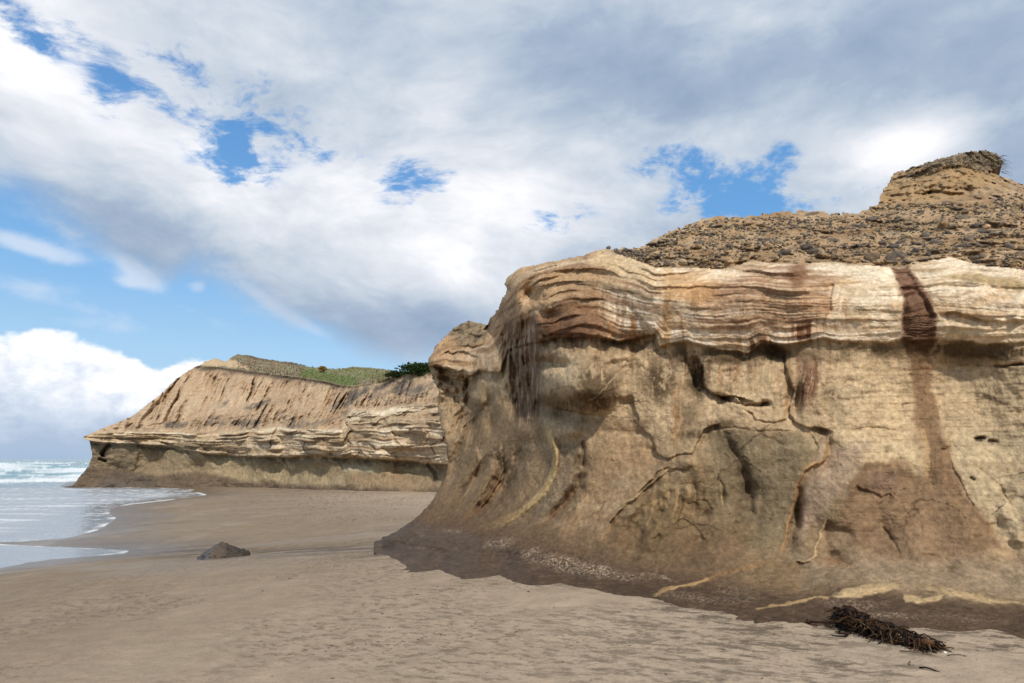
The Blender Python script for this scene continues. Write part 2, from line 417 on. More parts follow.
    R.blob(548, 420, 12, 8, -.12); R.blob(525, 421, 6, 4, .25, 10)
    # triangular niche right of the nose
    R.edge([(660, 336), (645, 350), (631, 362)], .25, 22, 1, 2)
    R.groove([(634, 358), (625, 367), (605, 386), (588, 401)], 1.1, .05)
    R.edge([(634, 358), (610, 359), (585, 352)], .10, 16, -1, 4)
    # slab edges and cracks of the wall
    R.edge([(634, 395), (634, 415), (640, 426), (651, 435), (656, 446), (660, 454), (669, 461), (676, 454), (693, 452), (696, 444), (702, 428), (720, 422)], .22, 20, 1, 1.6, .04)
    R.edge([(692, 462), (684, 468), (675, 467.5), (658, 472), (643, 485), (634, 492)], .16, 14, -1, 1.4)
    R.blob(683, 461, 14, 7, -.2)
    R.groove([(597, 419), (636, 418)], 1, .03); R.groove([(597, 434), (649, 433)], 2, .05)
    R.blob(693, 376, 9, 20, .35, -8); R.edge([(697, 352), (702, 364), (703, 386), (715, 393), (734, 397), (728, 403)], .40, 9, 1, 1.4, .06)
    R.groove([(715, 391), (728, 400), (745, 406), (760, 404), (768, 400)], 1.3, .16); R.blob(766, 402, 4, 2, .25)
    R.groove([(741, 410), (752, 412), (756, 419), (775, 422), (790, 420)], 1.0, .09)
    R.groove([(700, 425), (740, 431), (800, 431)], 1.0, .04)
    R.groove([(720, 426), (732, 447), (741, 467), (748, 489), (751, 520)], 3.4, .16, .25)
    R.edge([(785, 350), (785, 366), (792, 390), (791, 413), (797, 421), (806, 426), (822, 428), (836, 431)], .30, 8, 1, 1.3, .07)
    R.blob(797, 400, 5, 16, .28); R.blob(772, 352, 13, 6, .28, 15)
    R.edge([(809, 428), (813, 440), (818, 448)], .12, 6, 1)
    R.edge([(829, 434), (827, 444), (822, 457), (805, 472), (799, 490), (796, 505), (791, 520), (786, 543), (780, 557)], .16, 15, -1, 1.6, .05)
    R.groove([(829, 434), (827, 444), (822, 457), (805, 472), (799, 490), (796, 505), (791, 520), (786, 543), (780, 557)], 1.6, -.06)
    R.groove([(803, 478), (800, 500), (796, 528), (791, 556)], 3.2, .17, .2)
    R.edge([(829, 519), (820, 535), (816, 548), (816, 557), (805, 564), (794, 561)], .13, 12, -1, 1.3, .06); R.groove([(829, 519), (820, 535), (816, 548), (816, 557), (805, 564), (794, 561)], 1.2, -.05)
    R.blob(803, 535, 10, 20, -.12)
    # cracks on the right wall
    R.edge([(856, 484), (868, 489), (881, 496), (892, 493)], .10, 6, 1, 1.2); R.groove([(882, 526), (893, 542), (903, 560)], 1.0, .05); R.groove([(919, 520), (924, 546)], .9, .04)
    R.edge([(972, 466), (988, 475), (1003, 486), (1009, 500), (1014, 515), (1024, 525)], .09, 8, -1, 1.2); R.groove([(972, 466), (988, 475), (1003, 486), (1009, 500), (1014, 515), (1024, 525)], 1.0, .06)
    R.groove([(946, 452), (956, 475), (970, 500), (982, 520)], 1.2, .06); R.blob(944, 442, 6, 7, -.10); R.edge([(938, 449), (944, 450), (951, 442)], .08, 5, 1)
    for a, c in (((977, 438), (984, 437)), ((990, 440), (996, 441)), ((996, 365), (1024, 366)), ((972, 479), (975, 481))): R.groove([a, c], 1.4, .12, 0)
    R.groove([(840, 429), (870, 430), (905, 434)], .9, .03); R.groove([(996, 366), (1015, 366), (1060, 367)], 1.0, .12)
    # pale strata details, right
    R.edge([(940, 311), (958, 311), (974, 316), (1000, 320), (1024, 322)], .16, 6, 1, 1.2); R.blob(1000, 319, 5, 3, -.06); R.blob(1018, 321, 6, 3, -.08)
    R.edge([(912, 284), (935, 287), (960, 290), (1024, 292)], .10, 9, -1, 2.0); R.edge([(907, 268), (920, 285), (934, 305), (938, 316)], .12, 12, 1, 3)
    R.edge([(893, 268), (903, 300), (903, 338)], .10, 8, -1, 2); R.edge([(831, 285), (832, 312)], .08, 12, 1)
    for k in range(9): R.groove([(903 + k * 0.4, 316 + k * 2.6), (935, 313 + k * 2.9)], .7, .03)
    # weathered smooth where the face turns away and on the fluted foot
    def boxblur(A, k):
        for ax_ in (0, 1):
            for _ in range(2):
                c_ = np.cumsum(np.concatenate([np.repeat(A.take([0], ax_), k + 1, ax_), A, np.repeat(A.take([-1], ax_), k, ax_)], ax_), ax_)
                n_ = A.shape[ax_]; A = (c_.take(range(2 * k + 1, 2 * k + 1 + n_), ax_) - c_.take(range(0, n_), ax_)) / (2 * k + 1)
        return A
    dsp = R.Y - Y0; sm_ = boxblur(dsp, 4); bl_ = np.clip(.85 * steep + .6 * (1 - sstep(560, 660, PX)) * sstep(400, 450, PY) + .3 * sstep(400, 450, PY), 0, .9)
    bl_ = bl_ * sstep(3, 25, below); R.Y = Y0 + dsp * (1 - bl_) + sm_ * bl_
    # gully behind the nose
    R.groove([(508, 322), (512, 350), (518, 385), (522, 420)], 9, .95, .2)
    R.groove([(533, 300), (527, 330), (530, 360), (533, 392), (540, 412)], 6, .6, .2)
    R.groove([(520, 330), (524, 350), (529, 372)], 2.2, -.07); R.groove([(525, 325), (530, 348), (533, 366)], 1.8, -.05)
    R.blob(531, 295, 9, 11, .8, 30); R.blob(552, 316, 14, 6, .35, 5); R.blob(548, 309, 9, 4, .3)
    R.edge([(541, 334), (556, 336), (575, 333)], .25, 8)
    # flutes sweeping down to the left
    R.groove([(494, 447), (503, 470), (502, 478), (485, 505), (463, 523)], 6, .55, .25)
    R.edge([(500, 440), (503, 470), (500, 480), (482, 506), (458, 526)], .22, 12, -1, 2); R.edge([(474, 440), (480, 460), (472, 482), (460, 500), (452, 516)], .2, 10, -1, 2)
    R.groove([(493, 452), (477, 476), (463, 491), (457, 506)], 5, .42, .25)
    R.groove([(480, 400), (470, 432), (455, 470), (440, 500)], 8, .6, .25)
    R.groove([(520, 430), (519, 455), (512, 480), (500, 500), (484, 522)], 8, .40, .25)
    R.groove([(470, 375), (466, 400), (458, 425), (452, 450)], 6, .5, .25); R.groove([(492, 385), (488, 410), (492, 440)], 5, .3, .25)
    ylw = [(545, 424), (549, 432), (552, 442), (555.6, 452), (555, 464), (552, 476), (542, 494), (523, 511), (500, 523), (480, 530)]
    R.groove(ylw, 4.2, -.22, .1); R.edge(ylw, .20, 12, 1, 2.5)
    R.groove([(580, 455), (579, 486), (562, 507), (539, 531)], 6, .40, .25); R.groove([(583, 440), (582, 470)], 1.4, .12)
    wl = [(675, 467), (656, 480), (639, 492), (623, 507), (611, 519), (605, 530), (600, 540)]
    R.edge(wl, .12, 12, -1, 1.5); R.groove(wl, 1.2, -.05)
    for pts in ([(668, 480), (664, 505), (655, 525)], [(681, 478), (680, 505), (672, 530)], [(692, 475), (694, 500), (690, 518)], [(712, 470), (719, 485), (722, 510)]):
        R.groove(pts, 2.6, .10, .3)
    R.edge([(650, 540), (668, 528), (683, 518), (697, 529), (706, 540)], .08, 14, 1)
    for pts, w_, dp in (([(662, 486), (648, 520), (622, 562)], 13, .22), ([(745, 470), (752, 520), (744, 562)], 13, .14), ([(702, 470), (698, 530), (690, 572)], 12, .12), ([(842, 520), (836, 550), (822, 580)], 14, .14), ([(985, 500), (1004, 540), (1020, 585)], 16, .16),
                        ([(600, 470), (590, 510), (560, 550)], 11, .12), ([(880, 500), (876, 550), (870, 580)], 13, .08), ([(930, 520), (940, 560), (950, 585)], 14, .10)):
        R.groove(pts, w_, dp, .3)
    for pts in ([(438, 347), (455, 343), (472, 346), (486, 343)], [(442, 355), (462, 352), (480, 356)], [(450, 336), (470, 333), (486, 335)]): R.edge(pts, .22, 6, 1, 1.5)
    # apron of dark bedrock at the foot: raised lip then a shelf
    ap = [(385, 533), (430, 540), (470, 545), (520, 553), (575, 567), (620, 590), (651, 597), (660, 592), (682, 585), (711, 578), (737, 570), (770, 560)]
    R.edge(ap, .10, 30, 1, 5)
    R.edge([(756, 609), (774, 605), (800, 601.5), (831, 597), (868, 583), (890, 581), (918, 583), (947, 592), (978, 594), (1000, 599), (1024, 604), (1100, 618)], .10, 20, -1, 2.5, 0)
    R.blob(868, 590, 26, 5, -.10, -12); R.blob(925, 598, 18, 4, -.10, -3); R.blob(975, 597, 35, 3, -.06, 8)
    R.edge([(392, 540), (420, 545), (452, 549)], .15, 8, 1, 3); R.edge([(395, 556), (430, 552), (470, 556)], .14, 9, -1, 3)
    apron = sstep(-16, 12, 5 * R.N2 + QY - np.interp(QX, [380, 430, 470, 520, 575, 620, 651, 700, 760, 800, 831, 868, 947, 1024, 1200], [520, 530, 536, 548, 560, 570, 580, 584, 592, 598, 596, 592, 598, 606, 630]))
    R.Y += apron * wall * (.035 * ridged(X * 2.0, Y * 1.0, Z * 2, 3, seed=131) + .022 * fbm(X * 6, Y * 6, Z * 6, 4, .6, seed=133)) * 1.3 * (1 - .75 * sstep(-8, 0, PY - toeY))
    R.Y += (1 - sstep(560, 640, PX)) * sstep(400, 450, PY) * (.022 * fbm(QX / 9, QY / 26, 0, 4, .6, seed=291) + .012 * fbm(QX / 3, QY / 5, 0, 3, .6, seed=293))
    tb = sstep(-22, -5, PY - toeY) * .92; dsp = R.Y - Y0; R.Y = Y0 + dsp * (1 - tb) + boxblur(dsp, 9) * tb
    # ---- silhouette rounding
    sil = [(370, 545), (382, 538), (398, 530), (414, 519), (430, 503), (438, 490), (445, 474), (448, 462), (446, 445), (441, 428), (438, 408), (438, 392), (432, 378), (431, 371), (428, 366),
           (428, 358), (434, 349), (440, 341), (446, 335), (453, 327), (461, 323), (470, 321), (480, 323), (487, 325), (489, 319), (495, 313), (498, 306), (502, 299), (506, 291), (504, 284), (507, 276), (514, 271), (522, 267),
           (545, 262), (563, 259), (580, 256), (598, 250), (606, 248), (620, 249), (640, 248), (650, 241), (668, 232), (690, 223), (704, 218), (720, 216), (740, 216), (765, 213), (790, 211), (815, 211), (840, 213), (858, 213),
           (868, 208), (878, 203), (880, 196), (886, 184), (893, 174), (905, 169), (925, 162), (950, 155), (968, 151), (985, 149.5), (997, 153), (1003, 160), (1001, 166), (994, 169), (990, 172), (1000, 176), (1012, 180), (1024, 184), (1100, 204), (1400, 240)]
    silpoly = sil + [(1400, 705), (1024, 654), (900, 634), (830, 628), (680, 621), (560, 598), (440, 584), (376, 572)]
    d, _, _ = polydist(PX, PY, sil[:36])
    q = np.clip(1 - d / 9, 0, 1)
    R.Y += np.interp(PX, [380, 420, 425, 505, 520], [.8, .8, .35, .35, .8]) * (1 - np.sqrt(np.maximum(1 - q * q, 0)))
    # ---- gravel bank
    gsl = PY < 300
    gX, gY, gZ = X[gsl], Y[gsl], Z[gsl]
    f1, f2, id1 = worley(gX * 3.4 + 1.2 * perlin(gX, gY, gZ), gY * 2.6, gZ * 4.2 + .8 * perlin(gX * 2, gY * 2, gZ), 3); g1, g2, id2 = worley(gX * 8.5, gY * 6, gZ * 10.5, 5)
    big = _H[id1, 0] > .42; sm = _H[id2, 1] > .35
    lump1 = np.where(big, np.clip(.50 - f1, 0, .3), 0); lump2 = np.where(sm, np.clip(.55 - g1, 0, .4), 0)
    G = np.zeros(R.shape); T = np.zeros(R.shape)
    clean = np.maximum(R.mblob(940, 183, 62, 17, -14, .25), .35 * R.mblob(730, 228, 60, 12, -8))[gsl]   # sandy faces with few stones
    G[gsl] = -.26 * lump1 * (1 - clean * .8) - .13 * lump2 * (1 - clean * .45)
    R.Y += np.where(grav, G + (.42 * fbm(X * .7, Y * .7, Z * .9, 4, seed=141) + .10 * ridged(X * 1.6, Y * 1.2, Z * 1.6, 4, seed=145)) + .08 * fbm(X * 5, Y * 5, Z * 5, 4, .6, seed=143), 0)
    # lower lip of the bank sits back from the pale rock; gully near 890
    R.Y += grav * .18 * np.exp(-np.maximum(topW - PY, 0) / 6)
    R.blob(885, 232, 16, 26, .45, 10); R.blob(1000, 228, 40, 24, -.3, 0); R.blob(770, 235, 40, 18, -.25)
    # turf cap knob: overhanging rim
    R.edge([(903, 172), (925, 168), (950, 163), (975, 166), (988, 172), (1000, 172)], .28, 9, 1, 4)
    R.edge([(880, 203), (905, 200), (940, 197), (975, 200)], .3, 20, -1, 6)
    for k in range(14):
        x0 = 895 + k * 7.5; R.groove([(x0, 178), (x0 - 2 + k * .3, 188), (x0 - 4, 199)], 1.6, .07, .3)

    # ================= colours (as seen in daylight)
    nf = fbm(X * 2.2, Y * 2.2, Z * 2.2, 6, .6, seed=201); nb = fbm(X * .8, Y * .8, Z * .8, 4, seed=203); nh = fbm(X * 14, Y * 14, Z * 14, 4, .65, seed=205)
    streak = fbm(QX / 7.0, QY / 70.0, 0, 4, .6, seed=207); band = fbm(X * .35, Y * .35, b * 9 + warp * 8, 4, .62, seed=209); fine = fbm(X * .5, Y * .5, b * 34 + warp * 30, 3, .6, seed=211)
    streak2 = fbm(QX / 3.5, QY / 45.0, 0, 4, .65, seed=217)
    one = np.ones(R.shape)
    R.paint(one, (184, 158, 122))
    R.paint(sstep(-.4, .5, nb), (190, 170, 137), .7)
    # lower dull zone
    dull = sstep(410, 500, QY + 10 * nf) * (1 - sstep(840, 900, QX))
    R.paint(dull, (140, 118, 90), .9)
    R.paint(sstep(300, 600, 0 * QX + 1) + 0, (0, 0, 0), 0)
    R.paint(R.mpoly([(716, 432), (800, 432), (815, 450), (800, 480), (788, 545), (760, 560), (735, 540), (745, 500)], 8), (130, 115, 88), .95)
    R.paint(R.mpoly([(650, 485), (700, 465), (740, 470), (750, 540), (700, 560), (640, 560), (600, 545)], 10), (126, 104, 74), .85)
    R.paint(R.mpoly([(590, 435), (650, 436), (668, 465), (630, 495), (600, 535), (560, 540), (580, 500)], 8), (168, 140, 106), .85)
    R.paint(R.mpoly([(830, 350), (900, 350), (915, 440), (925, 480), (840, 475), (835, 432)], 8), (212, 188, 148), .85)
    R.paint(R.mpoly([(950, 360), (1400, 360), (1400, 560), (1010, 545), (975, 500), (945, 440)], 10), (200, 180, 143), .8)
    R.paint(R.mpoly([(596, 345), (660, 345), (660, 420), (640, 418), (600, 405)], 6), (186, 162, 126), .7)
    R.paint(R.mpoly([(706, 362), (780, 360), (790, 418), (735, 415), (706, 390)], 6), (196, 172, 134), .8)
    R.paint(R.mpoly([(826, 440), (870, 445), (850, 480), (820, 520), (800, 540), (800, 490)], 6), (170, 146, 122), .8)
    # left ribs
    R.paint(R.mpoly([(440, 400), (540, 400), (545, 440), (520, 515), (470, 530), (390, 545), (430, 500)], 8), (134, 113, 86), .85)
    R.paint(R.mpoly([(555, 440), (580, 440), (576, 486), (540, 525), (500, 530), (548, 490)], 5), (132, 116, 94), .8)
    R.paint(R.mpoly([(425, 375), (470, 372), (470, 440), (440, 440)], 5), (180, 155, 120), .8)
    up_ = sstep(0, 4, below) * (1 - sstep(428, 434, QY)) * sstep(585, 600, QX)
    R.paint(up_, (204, 178, 140), .5)
    R.paint(sstep(430, 434, QY) * (1 - sstep(500, 560, QY)) * sstep(700, 716, QX) * (1 - sstep(795, 806, QX)), (132, 117, 92), .6)
    R.paint(sstep(417, 420, QY) * (1 - sstep(431, 436, QY)) * sstep(590, 600, QX) * (1 - sstep(640, 652, QX)), (150, 124, 94), .6)
    # faint horizontal bedding in the wall
    hb = fbm(X * .25, Y * .25, Z * 4.5 + nf * .4, 4, .6, seed=213)
    R.paint(sstep(.15, .6, hb) * (QY > ledge), (150, 124, 92), .2); R.paint(sstep(.15, .6, -hb) * (QY > ledge), (208, 188, 152), .25)
    R.paint(sstep(.15, .75, nf) * (QY > ledge), (128, 106, 80), .32)
    R.paint(sstep(.25, .7, -nf) * (QY > ledge), (212, 190, 152), .30)
    # pale strata
    white = inS * sstep(560, 640, QX + 20 * nf)
    R.paint(inS, (194, 162, 124)); R.paint(white, (236, 218, 188), .92)
    R.paint(inS * sstep(0, .45, band + .1), (246, 234, 210), .8); R.paint(inS * sstep(.05, .5, -band), (196, 156, 112), .6)
    R.paint(inS * sstep(.1, .5, fine), (150, 112, 80), .45); R.paint(inS * sstep(.2, .6, -fine), (238, 224, 196), .4)
    rgt = inS * sstep(835, 850, QX)
    R.paint(rgt, (236, 216, 182), .55); R.paint(inS * sstep(.05, .4, fbm(X * 1.0, Y * 1.0, Z * 1.6, 5, .6, seed=273)) * (QX > 640), (214, 172, 124), .5); R.paint(inS * sstep(.15, .4, fbm(X * .9, Y * .9, Z * 5, 4, .6, seed=275)) * (QX > 640), (166, 132, 94), .5)
    R.paint(R.mpoly([(945, 276), (970, 272), (1010, 280), (1024, 284), (1200, 300), (1200, 306), (1024, 291), (960, 282)], 2.5), (165, 140, 98), .75)
    R.paint(R.mpoly([(940, 318), (1400, 325), (1400, 345), (936, 340)], 3), (222, 200, 162), .6)
    R.paint(R.mblob(855, 312, 14, 4, 0), (160, 130, 90), .6); R.paint(R.mblob(852, 292, 12, 5, 0), (190, 160, 115), .6)
    # nose beds
    R.paint(inS * (1 - sstep(575, 640, QX)), (184, 152, 114), .6)
    nose = inS * (1 - sstep(640, 700, QX))
    R.paint(nose * sstep(-.05, .4, fbm(X * .3, Y * .3, b * 7 + 3, 4, .6, seed=221)), (134, 102, 76), .6)
    R.paint(R.mpoly([(560, 300), (575, 296), (620, 330), (655, 334), (640, 340), (600, 338), (545, 340), (540, 318)], 4), (120, 86, 62), .7)
    R.paint(R.mline([(575, 281), (600, 284), (630, 292), (655, 299)], 3.5), (140, 120, 92), .8)
    R.paint(R.mpoly([(600, 252), (640, 258), (662, 275), (650, 285), (610, 268), (585, 262)], 4), (214, 186, 142), .8)
    # brown stained beds 700-830
    br = inS * R.mpoly([(700, 290), (735, 275), (790, 270), (830, 283), (832, 312), (800, 330), (740, 330), (700, 322)], 7)
    R.paint(br, (184, 148, 112), .5); R.paint(br * sstep(-.25, .3, fine + .3 * nf), (136, 102, 78), .65)
    R.paint(R.mblob(797, 277, 12, 10), (128, 92, 66), .75)
    R.paint(inS * R.mblob(690, 290, 28, 16), (205, 158, 106), .7)
    R.paint(R.mpoly([(836, 262), (890, 265), (897, 280), (880, 282), (850, 274), (834, 275)], 3), (240, 224, 192), .7)
    R.paint(R.mpoly([(832, 290), (870, 288), (872, 312), (834, 316)], 4), (236, 218, 184), .6)
    # streaks running down the face
    R.paint(R.mline([(666, 262), (667, 300), (666, 338), (664, 352)], 5) * sstep(-.5, .1, streak2 + .2), (206, 164, 112), .6)
    run = sstep(.0, .45, streak) * sstep(560, 600, QX) * (1 - sstep(835, 860, QX)) * sstep(.2, .5, b) * (1 - sstep(10, 60, below))
    R.paint(run, (150, 108, 74), .5)
    run2 = sstep(.15, .5, -streak) * (QX > 640) * (QX < 830) * sstep(.6, .9, b) * (1 - sstep(5, 50, below)); R.paint(run2, (228, 208, 174), .5)
    for x0, y0, y1, w, c, a in ((745, 330, 372, 2.5, (226, 204, 168), .8), (752, 332, 360, 2, (100, 70, 48), .8), (760, 330, 350, 5, (120, 84, 58), .8), (768, 335, 365, 1.5, (110, 76, 52), .7),
                                (800, 318, 346, 8, (118, 80, 58), .85), (810, 318, 346, 3, (100, 64, 44), .8), (809, 350, 414, 10, (132, 96, 74), .85), (802, 358, 412, 2, (90, 62, 48), .7), (816, 350, 392, 1.5, (110, 78, 60), .7),
                                (786, 360, 420, 2.5, (190, 150, 104), .7), (677, 374, 452, 5, (176, 136, 94), .7), (720, 346, 402, 2, (196, 150, 100), .5), (641, 380, 414, 1.2, (210, 190, 156), .4),
                                (612, 318, 340, 2, (186, 134, 86), .8), (634, 314, 340, 2, (186, 134, 86), .8), (572, 336, 356, 1.5, (110, 74, 50), .8), (578, 334, 352, 5, (118, 80, 56), .6),
                                (490, 358, 392, 2.5, (216, 196, 164), .7), (484, 356, 370, 1.5, (216, 196, 164), .7), (497, 357, 368, 1.5, (216, 196, 164), .7), (478, 356, 368, 1.2, (216, 196, 164), .7)):
        R.paint(R.mline([(x0 - 1, y0), (x0, (y0 + y1) / 2), (x0 + 1, y1)], w, .3) * sstep(-.6, .0, streak2 + .3 * nf), c, min(1, a * 1.15))
    for x0 in (520, 523, 526, 530, 512, 509, 535):
        R.paint(R.mline([(x0, 320), (x0 + 4, 345), (x0 + 6, 385), (x0 + 8, 410)], 1.2, .2), (205, 186, 158), .55)
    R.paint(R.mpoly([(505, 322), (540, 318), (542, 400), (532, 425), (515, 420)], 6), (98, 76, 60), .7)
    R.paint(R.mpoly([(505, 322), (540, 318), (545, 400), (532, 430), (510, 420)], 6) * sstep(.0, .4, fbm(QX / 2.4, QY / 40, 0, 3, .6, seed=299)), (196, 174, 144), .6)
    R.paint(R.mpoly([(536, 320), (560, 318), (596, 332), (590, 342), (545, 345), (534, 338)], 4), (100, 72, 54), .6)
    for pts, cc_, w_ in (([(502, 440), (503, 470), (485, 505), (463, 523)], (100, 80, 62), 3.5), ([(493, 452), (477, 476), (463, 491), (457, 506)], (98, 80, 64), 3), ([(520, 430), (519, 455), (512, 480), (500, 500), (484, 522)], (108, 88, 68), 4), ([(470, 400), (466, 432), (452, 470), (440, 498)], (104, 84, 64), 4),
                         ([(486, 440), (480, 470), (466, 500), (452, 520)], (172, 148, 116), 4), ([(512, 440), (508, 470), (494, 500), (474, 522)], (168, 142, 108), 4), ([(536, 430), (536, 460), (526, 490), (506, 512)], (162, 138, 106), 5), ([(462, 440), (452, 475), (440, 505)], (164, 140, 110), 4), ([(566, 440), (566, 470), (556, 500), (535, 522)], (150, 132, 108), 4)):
        R.paint(R.mline(pts, w_, .3), cc_, .5)  # flute shading put into the colour: dark along grooves, pale along ribs
    # big brown streak
    bs = [(892, 266), (908, 265), (923, 284), (938, 312), (935, 339), (931, 354), (932, 380), (935, 410), (940, 428), (947, 450), (960, 485), (985, 520), (1000, 548), (960, 560), (900, 560), (850, 545), (842, 515), (852, 480), (868, 462), (900, 463), (922, 478), (924, 446), (914, 419), (913, 376), (909, 350), (903, 337), (904, 299)]
    R.paint(R.mpoly(bs, 4), (132, 104, 77), .8); R.paint(R.mpoly(bs, 2) * sstep(0, .5, streak2), (112, 88, 66), .4)
    R.paint(R.mpoly(bs[:5] + bs[-3:], 2), (126, 94, 74), .8); R.paint(R.mpoly(bs[:5] + bs[-3:], 2) * sstep(.05, .35, fbm(X * 3, Y * 3, b * 22, 3, seed=231)), (70, 46, 36), .6)
    R.paint(R.mpoly([(905, 340), (938, 340), (932, 356), (908, 356)], 3), (88, 64, 44), .8)
    R.paint(R.mline([(922, 425), (925, 450), (926, 480)], 3), (206, 172, 124), .6)
    R.paint(R.mpoly([(840, 520), (880, 470), (920, 480), (980, 520), (1010, 560), (960, 585), (850, 570), (826, 560)], 12), (146, 122, 95), .5)
    R.paint(R.mblob(884, 482, 14, 10), (134, 108, 90), .7)
    # lichen and dirt, plus shade painted into the hollow and below the bulge
    dk = (92, 78, 58)
    for bl in ((688, 360, 18, 14, 10, .75), (636, 385, 26, 12, 10, .0), (655, 385, 22, 14, 0, .45), (662, 378, 12, 22, 0, .6), (690, 408, 12, 26, 0, .35), (725, 356, 34, 7, 4, .7), (770, 352, 18, 7, 10, .8), (697, 376, 8, 18, -6, .75),
               (600, 382, 20, 24, -35, .65), (588, 402, 22, 10, 0, .5), (550, 405, 20, 12, 0, .4), (720, 425, 18, 5, 0, .6), (836, 396, 10, 6, 0, .6), (700, 433, 14, 5, 0, .5), (838, 355, 26, 7, 0, .4), (880, 352, 26, 6, 0, .5),
               (994, 399, 16, 3, 10, .7), (980, 438, 5, 3, 0, .8), (993, 441, 5, 2, 0, .6), (858, 392, 10, 2, 0, .6), (865, 466, 16, 4, 0, .3), (1010, 352, 60, 7, 2, .75), (960, 351, 30, 7, 2, .7), (960, 362, 20, 6, 0, .4), (702, 390, 14, 6, 30, .5)):
        R.paint(R.mblob(*bl[:5]) * sstep(-.45, .1, nf + .6 * nh + .4 * streak2), (78, 64, 47), min(1, bl[5] * 1.2))
    R.paint(sstep(-1, 3, below) * (1 - sstep(5, 20, below)) * sstep(-.3, .2, nf) * wall, (104, 88, 64), .6)  # darker band following the ledge just beneath it
    R.paint(R.mblob(733, 480, 9, 50, -14), (112, 98, 76), .6); R.paint(R.mblob(705, 545, 40, 22, 0), (122, 100, 76), .6)
    R.paint(R.mline([(721, 426), (732, 447), (741, 467), (748, 489), (751, 515)], 5, .2), (108, 92, 72), .6)
    # ochre lines
    R.paint(R.mline([(829, 434), (827, 444), (822, 457), (805, 472), (799, 490), (796, 505), (791, 520), (786, 543), (780, 557)], 2.2), (178, 138, 92), .8)
    R.paint(R.mline([(829, 519), (820, 535), (816, 548), (816, 557), (805, 564), (794, 561)], 1.3), (206, 176, 132), .8)
    R.paint(R.mline(wl, 1.6), (200, 172, 128), .8); R.paint(R.mline([(716, 470), (720, 485), (722, 510)], 1.1), (190, 165, 125), .7)
    for pts in ([(668, 480), (666, 505), (664, 520)], [(676, 478), (676, 500), (674, 515)], [(640, 510), (662, 500), (666, 510)], [(688, 480), (687, 495)], [(655, 505), (650, 530)]): R.paint(R.mline(pts, 1.8, .2), (186, 156, 112), .6)
    R.paint(R.mline(ylw, 3.6) * sstep(-.9, .0, nf + .3), (206, 178, 124), .9); R.paint(R.mline([(520, 512), (500, 520), (476, 528)], 3), (190, 160, 106), .7)
    R.paint(R.mline([(578, 486), (562, 507), (539, 531)], 2), (140, 104, 78), .6); R.paint(R.mline([(502, 478), (485, 505), (463, 523)], 2), (168, 128, 88), .6)
    R.paint(R.mline([(634, 395), (636, 362), (634, 420)], .8), (205, 182, 144), .5); R.paint(R.mline([(630, 362), (605, 386), (588, 401)], .8), (200, 176, 138), .5)
    R.paint(R.mblob(836, 563, 18, 5, 8), (168, 116, 72), .75); R.paint(R.mpoly([(737, 570), (770, 560), (800, 563), (831, 580), (831, 596), (760, 605), (690, 590)], 4), (132, 110, 82), .8)
    R.paint(R.mpoly([(800, 560), (1024, 560), (1200, 570), (1200, 625), (1024, 602), (940, 590), (890, 580), (850, 586), (800, 596)], 8), (150, 132, 108), .7)
    # footing
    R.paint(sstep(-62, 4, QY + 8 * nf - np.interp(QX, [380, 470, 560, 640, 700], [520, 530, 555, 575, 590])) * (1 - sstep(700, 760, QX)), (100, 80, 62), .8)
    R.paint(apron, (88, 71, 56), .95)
    R.paint(apron * sstep(.1, .5, nf), (70, 56, 44), .6); R.paint(apron * sstep(.0, .5, fbm(QX / 16, QY / 3.5, 0, 5, .65, seed=295)), (122, 100, 78), .55); R.paint(apron * sstep(.15, .5, fbm(QX / 10 + QY / 5, QY / 2.5, 0, 4, .65, seed=297)), (62, 50, 42), .5)
    ylp = (198, 172, 128)
    R.paint(R.mpoly([(830.6, 597), (850, 590), (868, 583), (890, 580.5), (899, 584), (885.5, 592), (868, 596), (852.5, 598)], 1.4), ylp, .95)
    R.paint(R.mpoly([(905, 594), (925, 596), (947, 593), (940, 599), (927, 601.5), (906, 602.5)], 1.2), ylp, .95)
    R.paint(R.mpoly([(914, 582), (935, 586), (960, 592), (978, 593.5), (1000, 599), (1024, 603), (1100, 616), (1100, 620), (1024, 607), (990, 601), (950, 595)], 1.4), ylp, .9)
    R.paint(R.mline([(756, 609.5), (774, 605.5), (800, 602), (831, 598)], 1.6), (190, 160, 112), .85)
    R.paint(R.mline([(651, 598), (660, 593), (682, 586), (711, 579)], 1.8), (186, 152, 104), .8)
    R.paint(R.mline([(737, 570), (711, 579), (770, 560)], 1.8), (160, 122, 82), .5)
    # barnacle-white crust patches
    sp = sstep(-.15, .35, fbm(QX / 4.0 + QY / 6, QY / 1.5 - QX / 9, 0, 4, .8, seed=241))
    for bl in ((500, 543, 16, 5, -10, .85), (531, 552, 10, 4, -15, .8), (570, 565, 38, 8, 12, .95), (620, 575, 30, 5, 10, .8), (660, 578, 18, 2, 10, .8), (455, 531, 12, 2, 0, .6), (690, 598, 26, 5, 6, .6), (730, 600, 26, 5, 0, .5), (850, 604, 30, 5, 5, .6), (890, 617, 30, 3, 5, .8), (960, 618, 40, 5, 5, .4), (735, 588, 20, 6, 0, .4)):
        R.paint(R.mblob(*bl[:5]) * sp, (178, 160, 136), bl[5])
    wetm = apron * (1 - sstep(440, 620, QX)) * .8 + .45 * apron
    R.W = np.clip(wetm * .6, 0, .5)
    R.paint(apron * (1 - sstep(440, 540, QX)), (92, 80, 68), .3)
    # grain
    pit = sstep(.25, .5, fbm(X * 5, Y * 5, Z * 9, 4, .7, seed=271)) * sstep(-.1, .4, R.N3); R.paint(pit * wall * (below > 0), (108, 88, 66), .5)
